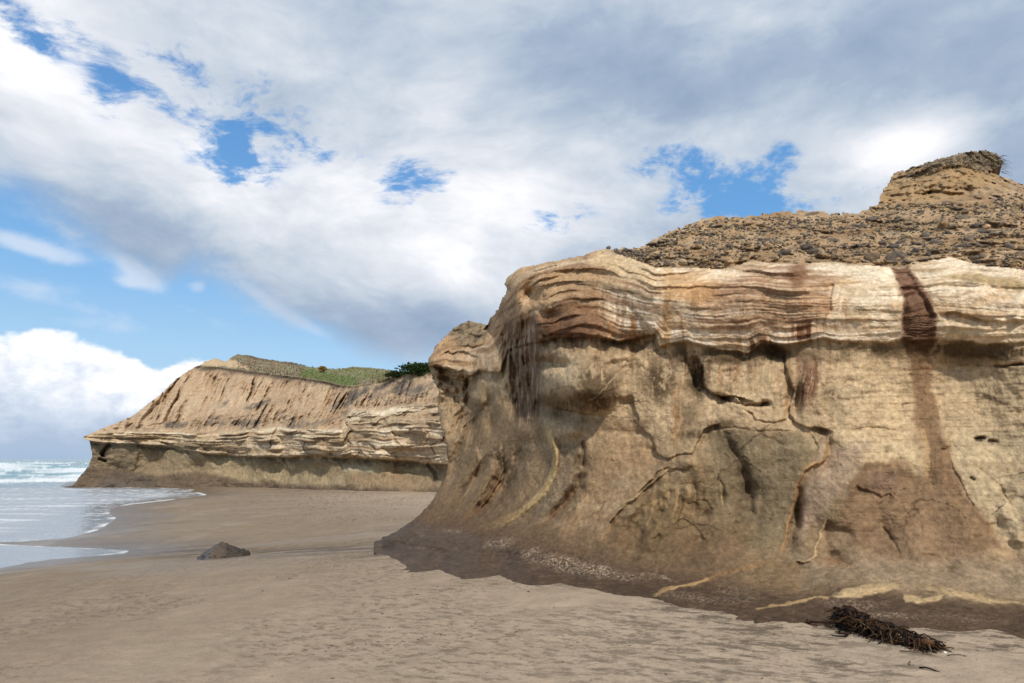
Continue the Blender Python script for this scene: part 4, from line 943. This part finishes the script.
# wet dark runnel with fine bands near the boulder
rn = [tuple(gpoint(px, py))[:2] for px, py in ((100, 553), (150, 552), (180, 551), (240, 554), (330, 550), (385, 545), (410, 552))]
dr, _, tr = polydist(GX, GY, rn); bandn = fbm(GX * .25, GY * 2.2, 0, 4, .6, seed=531)
gp(np.exp(-(dr / 1.3) ** 2) * sstep(-.25, .2, bandn), (92, 82, 72), .8)

# film of water left on the flat sand
wet = np.clip(1.0 - sstep(.4, 5.0, d + 1.2 * fbm(GX * .15, GY * .5, 0, 3, seed=533)), 0, 1) * .85
wet = np.maximum(wet, 0)
sm = sstep(.05, .45, fbm(GX * .10 + 3, GY * .28, 0, 3, seed=535)) * (1 - sstep(6, 14, d)); wet = np.maximum(wet, .5 * sm)
GC = GC * (1 + .05 * fbm(GX * 3, GY * 3, 0, 3, seed=537))[..., None]
col = lin(GC.reshape(-1, 3)) * KA * .92
ground = make_obj('beach', np.stack([GX, GY, GZ], -1).reshape(-1, 3), grid_quads(*GX.shape), M_SAND, col, wet.ravel())
tag(ground, kind='structure')

# sea
th_s = np.concatenate([np.linspace(-math.pi, math.atan((-60 - 512) / F / CP), 60)[:-1], np.arctan((np.arange(-60, 260, .8) - 512) / F / CP)])
r_s = np.concatenate([[1, 6, 10], np.array([CAMH / math.tan(math.atan((p - 341.5) / F) - PITCH) for p in np.arange(588, 464.6, -.28)])])
r_s = np.unique(np.concatenate([r_s[r_s < 420], np.geomspace(430, 9000, 60)]))
SX, SY = polar(th_s, r_s); RR = np.hypot(SX, SY); sd = -shore_d(SX, SY)
off = sstep(75, 100, RR) * sstep(-20, 30, -SX)
SZ = np.zeros(SX.shape); foam = np.zeros(SX.shape); teal = np.zeros(SX.shape)
for y0, h_, w, seed in ((106, .55, 3.0, 1), (128, .95, 4.5, 2), (172, 1.35, 6, 3), (250, 1.6, 9, 4), (360, 1.7, 13, 5), (520, 1.6, 16, 6)):
    m = y0 + .06 * y0 * fbm(SX / 60, SY * 0 + seed, 0, 3, seed=600 + seed); dd = RR - m
    a = h_ * np.clip(.6 + 1.1 * fbm(SX / 35, SY * 0, seed * 3.1, 3, seed=610 + seed), .1, 1.3)
    prof = np.where(dd > 0, np.exp(-(dd / (w * 1.8)) ** 2), np.exp(-(dd / w) ** 2)); SZ += a * prof
    brk = sstep(-.25, .15, fbm(SX / 30, SY / 30, seed * 1.7, 3, seed=620 + seed) + .05)
    foam = np.maximum(foam, brk * np.exp(-((dd + w * .9) / (w * 1.2)) ** 2)); foam = np.maximum(foam, .95 * brk * sstep(-1, 0, dd / w) * np.exp(-(dd / (w * 3.5)) ** 2))
    teal = np.maximum(teal, prof * (1 - .6 * brk))
SZ += off * (.12 * fbm(SX * .5, SY * .5, 0, 4, seed=631) + foam * .22 * fbm(SX * .8, SY * .5, 0, 4, .65, seed=633))
lace = fbm(SX * .09, SY * .55, 0, 5, .62, seed=641); lace2 = ridged(SX * .25, SY * .9, 0, 4, .6, seed=643)
foam = np.maximum(foam, off * sstep(-.05, .4, lace) * .85); foam = np.maximum(foam, off * .5 * sstep(.5, .8, lace2))
# swash: lacy foam and a bright rim
sw = 1 - off
foam = np.maximum(foam, sw * (.75 * sstep(.16, .5, lace) * sstep(.5, 3, sd)))
rim = np.exp(-((sd - .10 - .12 * fbm(SX * 1.2, SY * 1.2, 0, 3, seed=646)) / (.07 + .0035 * RR)) ** 2); foam = np.maximum(foam, rim * sstep(-.15, .3, fbm(SX * .5, SY * .3, 0, 4, .6, seed=645)) * .85)
stk = fbm(SX * .16 + 9, SY * 1.1, 0, 5, .65, seed=651); foam = np.maximum(foam, sw * (.30 + .5 * sstep(.0, .45, stk)) * sstep(.3, 3.5, sd)); foam = np.maximum(foam, sw * .8 * sstep(.28, .5, stk))
dots = sstep(.15, .5, fbm(SX * 1.6, SY * 2.6, 0, 3, .6, seed=647)); foam = np.maximum(foam, sw * .45 * dots * np.exp(-(sd / 7) ** 2) * (RR > 28))
SZ += sw * .006 * fbm(SX * 1.5, SY * 3, 0, 3, seed=649)
SCc = np.zeros(SX.shape + (3,)) + (104, 112, 116)
def spn(m, c, a=1.0):
    global SCc
    m = np.clip(m * a, 0, 1)[..., None]; SCc = SCc * (1 - m) + np.asarray(c, float) * m
spn(sw * np.exp(-np.maximum(sd, 0) / 1.8), (128, 112, 94), .9); spn(sw, (150, 156, 164), .6)
spn(off, (92, 122, 134), .9); spn(teal * off, (70, 138, 142), .8)
spn(foam, (238, 240, 240), 1.0)
m = bpy.data.materials.new('sea_water'); m.use_nodes = True; t = NT(m.node_tree); bs = t.n['Principled BSDF']
a = t.new('ShaderNodeAttribute', attribute_name='tint'); w = t.new('ShaderNodeAttribute', attribute_name='wet'); t.put(bs.inputs['Base Color'], a.outputs['Color'])
t.put(bs.inputs['Roughness'], t.map(w.outputs['Fac'], 0, 1, .16, .85)); bs.inputs['IOR'].default_value = 1.33; t.put(bs.inputs['Specular IOR Level'], t.map(w.outputs['Fac'], 0, 1, .6, .1))
tc = t.new('ShaderNodeTexCoord'); bn = t.new('ShaderNodeBump'); bn.inputs['Distance'].default_value = .03; bn.inputs['Strength'].default_value = .6
t.put(bn.inputs['Height'], t.noise(t.vmath('MULTIPLY', tc.outputs['Object'], (1.2, 2.6, 1)), 1.6, 5, .6)); t.l.new(bn.outputs[0], bs.inputs['Normal'])
sea = make_obj('sea', np.stack([SX, SY, SZ], -1).reshape(-1, 3), grid_quads(*SX.shape), m, lin(SCc.reshape(-1, 3)) * .9, np.clip(foam, 0, 1).ravel())
tag(sea, kind='structure')
def gz(x, y):
    return float(ground_z0(np.array([x]), np.array([y]))[0]) + 0.0
def surf(px, py):
    """point of the displaced sand under a photo pixel"""
    p = gpoint(px, py); j = int(np.clip(np.searchsorted(rs, math.hypot(p.x, p.y)), 1, len(rs) - 1)); i = int(np.clip(np.searchsorted(th, math.atan2(p.x, p.y)), 1, len(th) - 1))
    p.z = float(GZ[j, i]); return p

# ================================================================== BOULDER
def boulder():
    p0 = surf(198, 559); p1 = surf(246, 558); c = (p0 + p1) / 2; Wd = (p1 - p0).length * .74; c.y += Wd * .2; c.x -= .03; c.z -= .03
    V, T = ico(5); V = V.copy()
    # a low tilted wedge: peak left of centre, long right shoulder
    pk = np.array([-.02, 0, .0]); hs = Wd * .5
    r = np.hypot(V[:, 0], V[:, 1]); up = np.clip(V[:, 2], 0, 1)
    n = V.copy()
    for nrm, dd in (((-.62, -.25, .74), .76), ((.38, -.05, .92), .72), ((-.05, -.80, .60), .78), ((.3, .6, .74), .62), ((-.25, .75, .6), .66), ((.35, -.66, .66), .66), ((-.86, .3, .4), .82), ((.93, -.2, .3), .93)):
        nn = np.array(nrm); nn /= np.linalg.norm(nn); s_ = n @ nn; over = s_ > dd; n[over] -= np.outer(s_[over] - dd, nn) * .93
    n *= (1 + .13 * fbm(V[:, 0] * 2, V[:, 1] * 2, V[:, 2] * 2, 6, .62, seed=701))[:, None]
    n *= np.array([hs * 1.0, hs * .75, hs * .76])
    n += .03 * fbm(V[:, 0] * 7, V[:, 1] * 9, V[:, 2] * 9, 3, seed=703)[:, None]
    cl = np.zeros((len(V), 3)) + lin((98, 84, 72)); f = fbm(V[:, 0] * 3, V[:, 1] * 3, V[:, 2] * 3, 4, .6, seed=705)
    m = sstep(-.1, .2, f + 2.2 * (V[:, 0] - .25))[:, None] * .8; cl = cl * (1 - m) + lin((66, 60, 54)) * m
    m = sstep(.1, .3, f + .5 - 6 * np.abs(V[:, 0] - .28) - 2 * np.clip(V[:, 2] - .1, 0, 1) * 2)[:, None] * .8; cl = cl * (1 - m) + lin((188, 160, 118)) * m
    m = sstep(.25, .5, -V[:, 0] + .2 * f)[:, None] * .7; cl = cl * (1 - m) + lin((84, 84, 88)) * m  # bluish sky sheen painted on the left flank
    o = make_obj('boulder', n, None, M_ROCK, cl * .8, np.where(V[:, 0] < -.2, .75, .35), None, tris=T); o.location = c
    tag(o, 'low wet dark boulder with a pointed top half sunk in the open sand', 'boulder')
boulder()

# ================================================================== KELP HEAP
M_KELP = surface_mat('dried_kelp', ((30, .3), (120, .25)), ((60, .004),), rough=.55)
def kelp():
    A = surf(833, 624); B = surf(926, 650); ax = (B - A); L = ax.length; ax.normalize(); sid = Vector((-ax.y, ax.x, 0))
    c0 = (A + B) / 2 + sid * .06; root = empty('kelp_heap', c0)
    def loc(u, v, z): return np.array(ax * (u * L / 2) + sid * v + Vector((0, 0, z)))
    hgt = lambda u: float(np.interp(u, [-1, -.8, -.5, -.1, .4, .8, 1], [.13, .19, .15, .11, .09, .065, .015])); wid_ = lambda u: float(np.interp(u, [-1, -.85, -.4, .5, .9, 1], [.04, .14, .15, .13, .09, .02]))
    dark = [(40, 30, 24), (30, 23, 19), (56, 40, 28), (24, 20, 18), (70, 50, 34), (86, 64, 40)]
    # matted core
    V, T = ico(4); d_ = V * np.array([1, 1, 1]); core = np.zeros_like(V)
    for i, v in enumerate(V):
        u = v[0] * .97; k = math.sqrt(max(0, 1 - v[0] ** 2)) + 1e-6
        core[i] = loc(u, v[1] / k * wid_(u) * .8 * min(1, k * 2.2) if k > 1e-3 else 0, max(v[2] / k, -.2) * hgt(u) * .72 * min(1, k * 2.2))
    nn = fbm(core[:, 0] * 9, core[:, 1] * 9, core[:, 2] * 9, 4, .65, seed=711); core += nn[:, None] * np.array([.02, .04, .05])
    o = make_obj('matted_core', core, None, M_KELP, np.tile(lin((34, 26, 21)), (len(V), 1)), np.zeros(len(V)), None, tris=T); o.parent = root
    bag = Bag()
    for k in range(900):
        u = random.uniform(-1, .97); v = random.gauss(0, .55) * wid_(u); z0 = hgt(u) * math.sqrt(max(0, 1 - min(1, abs(v) / wid_(u)) ** 2)) * random.uniform(.6, 1.05)
        a = random.gauss(0, .9); ln = random.uniform(.05, .22); curl = random.uniform(-6, 6) if u < -.2 else random.uniform(-1.6, 1.6); pts = []; x, y = u * L / 2, v
        for q in range(7):
            uu = 2 * x / L; zt = z0 + .015 * math.sin(q * 1.3 + k)
            pts.append(loc(uu, y, max(.006, zt - .35 * abs(q - 3) * .02))); a += curl / 6; x += math.cos(a) * ln / 6; y += math.sin(a) * ln / 6
        r = random.uniform(.003, .011); V, Q, T = tube(pts, r, r * .5, 4); bag.add(V, Q, T, lin(random.choice(dark)) * random.uniform(.7, 1.2))
    o = bag.build('strands', M_KELP); o.parent = root; o['kind'] = 'stuff'
    for k in range(26):    # individual pale stipes lying over the lower right half
        u = random.uniform(-.3, .95); v = random.uniform(-.8, .7) * wid_(u); a = random.uniform(-.9, .6); ln = random.uniform(.12, .32); z = hgt(u) * .9
        p = loc(u, v, z); q = loc(u + 2 * math.cos(a) * ln / L, v + math.sin(a) * ln, max(.012, z - .09)); mid = (p + q) / 2 + (0, 0, .02)
        V, Q, T = tube([p, mid, q], .006, .0035, 5); bg = Bag(); bg.add(V, Q, T, lin(random.choice([(128, 108, 82), (100, 82, 62), (150, 132, 104), (74, 56, 42)])) * .8); o = bg.build('stipe', M_KELP); o.parent = root
    for u, v, ln, w_, c in ((-.5, -.05, .16, .026, (52, 36, 30)), (-.25, -.06, .11, .022, (56, 39, 32)), (-.72, .0, .12, .022, (46, 34, 28)), (.2, -.08, .2, .02, (58, 42, 32)), (.55, -.02, .2, .02, (48, 36, 28))):
        bg = Bag(); P1, P2 = [], []
        for q in range(9):
            t_ = q / 8; uu = u + (t_ - .5) * 2 * ln / L; ww = w_ * math.sin(math.pi * (.1 + .8 * t_)); zz = hgt(uu) * 1.0 + .012 * math.sin(t_ * 9); P1.append(loc(uu, v - ww, zz * .96)); P2.append(loc(uu, v + ww, zz + .012))
        n_ = len(P1); VV_ = np.array(P1 + P2 + [p - np.array((0, 0, .006)) for p in P1] + [p - np.array((0, 0, .006)) for p in P2]); Q = []
        for q in range(8): Q += [(q, q + 1, n_ + q + 1, n_ + q), (2 * n_ + q, 3 * n_ + q, 3 * n_ + q + 1, 2 * n_ + q + 1), (q, 2 * n_ + q, 2 * n_ + q + 1, q + 1), (n_ + q, n_ + q + 1, 3 * n_ + q + 1, 3 * n_ + q)]
        bg.add(VV_, Q, [], lin(c)); o = bg.build('blade', M_KELP); o.parent = root
    # long stalk reaching out to the left with a bulb
    P = [surf(808, 622.5), surf(820, 625), surf(836, 627), surf(850, 629)]; P = [np.array(p - c0) + (0, 0, .02 + .02 * i) for i, p in enumerate(P)]
    V, Q, T = tube(P, .011, .014, 7); bg = Bag(); bg.add(V, Q, T, lin((58, 42, 32))); o = bg.build('stalk', M_KELP); o.parent = root
    V, T = pebble_mesh(ICO2, (.035, .022, .025), 3); o = make_obj('bulb', V + P[0], None, M_KELP, np.tile(lin((64, 46, 36)), (len(V), 1)), np.zeros(len(V)), None, tris=T); o.parent = root
    V, T = pebble_mesh(ICO2, (.05, .04, .035), 9); o = make_obj('holdfast', V + loc(.97, -.02, .05), None, M_KELP, np.tile(lin((84, 58, 40)), (len(V), 1)), np.zeros(len(V)), None, tris=T); o.parent = root
    tag(root, 'long heap of dark dried kelp washed up on the sand below the near cliff', 'kelp')
kelp()

# ================================================================== small strandline litter
def twig(px, py, lpx, ang, rad, col, label, cat, group=None, bend=.15, name='twig'):
    p = surf(px, py); Lm = lpx / F * p.y; a = math.radians(ang)
    pts = [np.array((math.cos(a) * Lm * (t - .5), math.sin(a) * Lm * (t - .5) * 1.6 + bend * Lm * math.sin(t * 3.1), rad * .6 + .01 * math.sin(t * 5))) for t in np.linspace(0, 1, 6)]
    V, Q, T = tube(pts, rad, rad * .5, 5); bg = Bag(); bg.add(V, Q, T, lin(col) * .8); o = bg.build(name, M_KELP); o.location = p; tag(o, label, cat, group); return o
twig(934, 673, 20, -38, .008, (40, 34, 30), 'black stick lying on the sand below the right end of the kelp heap', 'stick', bend=.1, name='stick')
twig(925, 655, 38, -20, .006, (110, 92, 70), 'thin pale brown kelp stem poking out under the front of the kelp heap', 'kelp stem', bend=-.08, name='dry_stem')
twig(962, 657, 26, -4, .004, (90, 76, 60), 'thin straight stem on sand just right of the kelp heap', 'kelp stem', bend=.03, name='dry_stem')
twig(912, 664, 12, 30, .004, (70, 58, 46), 'short dark sprig on sand under the middle of the kelp heap', 'sprig', bend=.3, name='sprig')
L2 = 'tiny dark scrap of dry kelp lying flat on the open sand'; G2 = 'kelp scraps scattered over the sand'
scr = None
line = [(282, 655), (300, 652), (318, 652), (335, 648), (352, 646), (368, 645), (384, 643), (396, 640), (402, 644), (418, 640), (432, 636), (446, 634), (462, 631), (468, 638), (474, 627), (480, 624), (500, 620)]
pts = []
for a_, b_ in line:
    for k in range(3): pts.append((a_ + random.uniform(-9, 9), b_ + random.uniform(-2.5, 2.5), random.uniform(1.5, 4)))
for k in range(60): pts.append((random.uniform(260, 800), random.uniform(575, 682), random.uniform(1.2, 4)))
for k in range(25): pts.append((random.uniform(290, 520), random.uniform(560, 590), random.uniform(1, 2.6)))
for k in range(12): pts.append((random.uniform(940, 1020), random.uniform(636, 680), random.uniform(1.2, 3)))
proto = None
for (a_, b_, l_) in pts:
    edge_y = float(np.interp(a_, [260, 385, 440, 560, 680, 800, 900, 1024], [560, 556, 570, 586, 609, 616, 622, 637])) + 3
    if b_ < edge_y: continue
    p = surf(a_, b_)
    if proto is None:
        P_ = [(-.5, 0, 0), (-.2, .12, .05), (.15, .05, .03), (.5, .2, 0)]; bg = Bag()
        V, Q, T = tube(P_, .10, .05, 5); bg.add(V, Q, T, lin((58, 46, 36)))
        V, Q, T = tube([(-.1, .1, .03), (.1, -.25, .05), (.35, -.3, 0)], .06, .03, 5); bg.add(V, Q, T, lin((48, 38, 30)))
        o = bg.build('kelp_scrap', M_KELP); proto = o
    else:
        o = proto.copy(); COL.objects.link(o)
    s_ = l_ / F * p.y; o.location = p + Vector((0, 0, s_ * .05)); o.rotation_euler = (0, 0, random.uniform(0, 6.3)); o.scale = (s_, s_, s_ * .7); tag(o, L2, 'kelp scrap', G2)
# a few shells / pale pebbles by the foot of the cliff
for (a_, b_, w_, lb) in ((428, 566.5, 2.6, 'tiny white shell on sand at the left foot of the near cliff'), (945, 654, 3.2, 'small white shell fragment at the right end of the kelp heap')):
    p = surf(a_, b_); s_ = w_ / F * p.y / 2; V, T = pebble_mesh(ICO2, (s_, s_ * .8, s_ * .5), a_); o = make_obj('shell', V, None, M_STONE, np.tile(lin((235, 228, 215)) * .85, (len(V), 1)), np.zeros(len(V)), None, tris=T); o.location = p + Vector((0, 0, s_ * .2)); tag(o, lb, 'shell')

# ================================================================== SKY
W = bpy.data.worlds.new('World'); S.world = W; W.use_nodes = True; t = NT(W.node_tree); t.n.clear()
SUN_EL = math.radians(42); SUN_AZ = math.radians(180 - 12)      # compass-like: 0 = +Y, clockwise towards +X
sunv = Vector((math.sin(SUN_AZ) * math.cos(SUN_EL), math.cos(SUN_AZ) * math.cos(SUN_EL), math.sin(SUN_EL)))
out = t.new('ShaderNodeOutputWorld'); bg = t.new('ShaderNodeBackground'); t.l.new(bg.outputs[0], out.inputs[0]); STR = .1; bg.inputs['Strength'].default_value = STR
sky = t.new('ShaderNodeTexSky'); sky.sky_type = 'NISHITA'; sky.sun_disc = False; sky.sun_elevation = SUN_EL; sky.sun_rotation = SUN_AZ; sky.altitude = 0; sky.air_density = 1.0; sky.dust_density = .6; sky.ozone_density = 2.0
tc = t.new('ShaderNodeTexCoord'); D = tc.outputs['Generated']; sx = t.new('ShaderNodeSeparateXYZ'); t.l.new(D, sx.inputs[0]); x, y, z = sx.outputs
az = t.math('ARCTAN2', x, y); el = t.math('ARCSINE', z)
def ang(px, py):
    dx, dz = raydir(px, py); n = math.sqrt(dx * dx + 1 + dz * dz); return math.atan2(dx, 1), math.asin(dz / n)
zz = t.math('ADD', t.math('MAXIMUM', z, 0.0), .55)
cb = t.new('ShaderNodeCombineXYZ'); t.put(cb.inputs[0], t.math('DIVIDE', x, zz)); t.put(cb.inputs[1], t.math('DIVIDE', y, zz)); t.put(cb.inputs[2], t.math('MULTIPLY', z, 1.5)); CV = cb.outputs[0]
wn = t.new('ShaderNodeTexNoise'); t.l.new(CV, wn.inputs['Vector']); wn.inputs['Scale'].default_value = 1.7; wn.inputs['Detail'].default_value = 4
CV = t.vmath('SCALE', CV, scale=1.55)
CW = t.vmath('ADD', CV, t.vmath('SCALE', t.vmath('SUBTRACT', wn.outputs['Color'], (.5, .5, .5)), scale=.5))
N1 = t.noise(CW, 1.9, 9, .56); N2 = t.noise(CW, 5.0, 8, .6); N3 = t.noise(CV, 1.0, 5, .5)
def gauss(px, py, wx, wy, rot=0.0):
    """soft ellipse on the sky, centre and size given in photo pixels, turned into angles"""
    a0, e0 = ang(px, py); a1, _ = ang(px + 1, py); _, e1 = ang(px, py - 1); ka, ke = 1 / (a1 - a0), 1 / (e1 - e0)
    c, s_ = math.cos(math.radians(rot)), math.sin(math.radians(rot))
    X = t.math('MULTIPLY', t.math('SUBTRACT', az, a0), ka); Y = t.math('MULTIPLY', t.math('SUBTRACT', el, e0), -ke)
    u = t.math('DIVIDE', t.math('ADD', t.math('MULTIPLY', X, c), t.math('MULTIPLY', Y, s_)), wx); v = t.math('DIVIDE', t.math('SUBTRACT', t.math('MULTIPLY', Y, c), t.math('MULTIPLY', X, s_)), wy)
    r = t.math('ADD', t.math('MULTIPLY', u, u), t.math('MULTIPLY', v, v)); return t.math('EXPONENT', t.math('MULTIPLY', r, -1.0))
def total(lst):
    s_ = None
    for *g, a in lst:
        q = t.math('MULTIPLY', gauss(*g), a); s_ = q if s_ is None else t.math('ADD', s_, q)
    return s_
def curve_of_az(pts):
    """elevation of a cloud edge as a function of azimuth"""
    A = [ang(*p) for p in pts]; n = t.new('ShaderNodeFloatCurve'); lo, hi = -1.2, 1.2
    t.put(n.inputs['Value'], t.map(az, lo, hi)); cm = n.mapping; c = cm.curves[0]
    P = [((a - lo) / (hi - lo), e / 1.0) for a, e in A]
    c.points[0].location = (0, P[0][1]); c.points[1].location = (1, P[-1][1])
    for p in P: c.points.new(*p)
    cm.update(); return n.outputs[0]
# upper cloud deck: its lower rim runs down to the right
rim_e = curve_of_az([(-60, 170), (0, 192), (50, 222), (100, 262), (150, 290), (200, 288), (250, 308), (300, 332), (350, 352), (400, 364), (450, 366), (560, 400), (1100, 400)])
nz = t.math('ADD', t.math('MULTIPLY', t.math('SUBTRACT', N1, .5), .13), t.math('MULTIPLY', t.math('SUBTRACT', N2, .5), .06))
deck = t.map(t.math('ADD', t.math('SUBTRACT', el, rim_e), nz), -.012, .05, 0, 1, True)
holes = total([(23, 27, 40, 16, 25, .75), (112, 62, 52, 15, 25, .8), (108, 98, 24, 22, 0, .6), (193, 68, 44, 18, 15, .8), (236, 138, 40, 20, 30, .8), (234, 168, 30, 18, 0, .7), (305, 138, 60, 18, 12, .7), (262, 84, 34, 14, 0, .5), (275, 112, 50, 16, 0, .4), (190, 115, 130, 42, 25, .26), (150, 90, 60, 22, 30, .25),
               (401, 184, 24, 20, -10, 1.0), (432, 177, 22, 16, 0, .85), (779, 158, 22, 15, 0, .85), (716, 184, 40, 22, 30, .95), (732, 204, 50, 18, 0, .95), (815, 203, 76, 13, 0, .85), (658, 159, 36, 17, -15, .7), (551, 220, 36, 17, -20, .65), (756, 177, 34, 16, 0, .5), (640, 210, 50, 16, 0, .2), (330, 312, 60, 20, 25, .3), (270, 225, 60, 16, 30, .12)])
N4 = t.noise(CW, 11.0, 9, .66)
hn = t.math('ADD', t.math('MULTIPLY', t.math('SUBTRACT', N2, .5), 3.2), t.math('MULTIPLY', t.math('SUBTRACT', N4, .5), 4.0))
hole = t.map(t.math('ADD', t.math('MULTIPLY', holes, .97), t.math('MULTIPLY', hn, t.map(holes, 0.02, .35, 0, 1.0))), .18, 1.25, 0, .97, True)
deck = t.math('MULTIPLY', deck, t.math('SUBTRACT', 1.0, hole))
wisp = total([(30, 247, 62, 11, 8, .95), (135, 268, 30, 10, 30, .7), (130, 283, 18, 7, 0, .6), (198, 286, 12, 8, 0, .6), (250, 288, 34, 9, 28, .6), (70, 305, 90, 8, 5, .35), (320, 332, 34, 9, 30, .55), (30, 285, 60, 10, 0, .45), (140, 275, 40, 18, 20, .6), (285, 310, 40, 14, 30, .5), (90, 325, 80, 8, 0, .4), (215, 320, 50, 10, 20, .4)])
wisp = t.map(t.math('ADD', wisp, t.math('MULTIPLY', t.math('SUBTRACT', N2, .5), 1.6)), .25, 1.0, 0, .75, True)
# cumulus bank on the horizon to the left
cum_e = curve_of_az([(-60, 338), (0, 336), (25, 333), (60, 332), (85, 338), (110, 346), (135, 358), (150, 366), (165, 364), (185, 358), (205, 358), (225, 362), (260, 372), (300, 385), (1100, 395)])
CQ = t.vmath('MULTIPLY', D, (1, 1, 1.5)); K1 = t.noise(CQ, 17, 7, .55); K2 = t.noise(CQ, 45, 5, .6); kz = t.math('ADD', t.math('MULTIPLY', t.math('SUBTRACT', K1, .5), .045), t.math('MULTIPLY', t.math('SUBTRACT', K2, .5), .012))
cum = t.map(t.math('ADD', t.math('SUBTRACT', cum_e, el), kz), -.003, .008, 0, 1, True)
# brightness of the deck
shade = total([(80, 120, 130, 60, 20, .30), (20, 60, 60, 30, 0, .22), (230, 190, 90, 50, 35, .30), (380, 235, 110, 60, 30, .32), (520, 150, 110, 45, 0, .18), (420, 60, 120, 40, 10, .10), (900, 145, 70, 26, 0, .38), (560, 190, 110, 45, 0, .18), (830, 130, 40, 30, 0, .12), (700, 150, 70, 25, 0, .12), (290, 40, 90, 30, 10, .12), (965, 20, 50, 20, 0, .18), (450, 265, 60, 30, 20, .18),
               (60, 215, 90, 26, 28, -.22), (160, 262, 70, 30, 30, -.28), (300, 305, 80, 34, 25, -.20), (400, 330, 70, 40, 0, -.45), (450, 310, 60, 40, 0, -.15), (620, 80, 170, 55, 5, -.30), (560, 60, 70, 40, 0, -.12), (1010, 140, 60, 90, 0, -.36), (820, 60, 140, 50, 0, -.16), (330, 5, 140, 22, 5, -.10), (60, 5, 60, 15, 0, .1), (930, 60, 90, 40, 0, -.08)])
shade = t.math('ADD', shade, t.map(el, .75, 1.3, 0, -.12))
br = t.math('ADD', t.math('ADD', shade, .49), t.math('ADD', t.math('MULTIPLY', t.math('SUBTRACT', N1, .5), 1.3), t.math('ADD', t.math('ADD', t.math('MULTIPLY', t.math('SUBTRACT', N2, .5), .66), t.math('MULTIPLY', t.math('SUBTRACT', N4, .5), .22)), t.math('MULTIPLY', t.math('SUBTRACT', N3, .5), .35))))
def ramp(v, stops):
    n = t.new('ShaderNodeValToRGB'); t.put(n.inputs[0], v); e = n.color_ramp.elements
    e[0].position, e[0].color = stops[0][0], rgba(stops[0][1]); e[1].position, e[1].color = stops[-1][0], rgba(stops[-1][1])
    for p, c in stops[1:-1]: q = e.new(p); q.color = rgba(c)
    return n.outputs[0]
cc = ramp(br, [(0.0, lin((134, 154, 180))), (.3, lin((158, 174, 195))), (.55, lin((190, 200, 212))), (.8, lin((220, 223, 230))), (1.0, lin((244, 244, 246)))])
ce = t.math('DIVIDE', t.math('SUBTRACT', cum_e, el), .16)     # 0 at the bank's top, 1 near the horizon
cb2 = t.math('ADD', t.math('SUBTRACT', 1.08, t.math('MULTIPLY', ce, .95)), t.math('ADD', t.math('MULTIPLY', t.math('SUBTRACT', K1, .5), t.map(ce, .3, .9, 1.2, .15)), t.math('MULTIPLY', t.math('SUBTRACT', K2, .5), t.map(ce, .3, .9, .6, .1))))
c2 = ramp(cb2, [(0, lin((150, 174, 200))), (.35, lin((164, 182, 206))), (.62, lin((206, 216, 230))), (.9, lin((246, 247, 250)))])
inv = 1.0 / STR
def up(c): return t.vmath('SCALE', c, scale=inv)
blue = ramp(t.map(el, 0, .75), [(0, lin((176, 203, 226))), (.2, lin((156, 196, 230))), (.3, lin((132, 182, 228))), (.45, lin((96, 158, 218))), (1, lin((44, 104, 178)))])
nis = t.mix(.80, sky.outputs[0], up(blue))
c = t.mix(wisp, nis, up(rgba(lin((206, 218, 234))) if False else ramp(0.5, [(0, lin((204, 216, 232))), (1, lin((204, 216, 232)))])))
c = t.mix(deck, c, up(cc)); c = t.mix(cum, c, up(c2))
t.put(bg.inputs['Color'], c)
W.cycles.sampling_method = 'MANUAL'; W.cycles.sample_map_resolution = 512

sl = bpy.data.lights.new('sun', 'SUN'); sl.energy = 3.0; sl.angle = math.radians(3.0); sl.color = (1, .95, .88)
so = bpy.data.objects.new('sun', sl); COL.objects.link(so); so.rotation_euler = sunv.to_track_quat('Z', 'Y').to_euler()

cam = bpy.data.cameras.new('camera'); cam.sensor_width = 36; cam.lens = F / 1024 * 36; cam.clip_end = 20000; cam.clip_start = .1
co = bpy.data.objects.new('camera', cam); COL.objects.link(co); co.location = (0, 0, CAMH); co.rotation_euler = (math.pi / 2 + PITCH, 0, 0); S.camera = co
S.view_settings.view_transform = 'Standard'; S.view_settings.look = 'None'; S.view_settings.exposure = .20; S.view_settings.gamma = 1
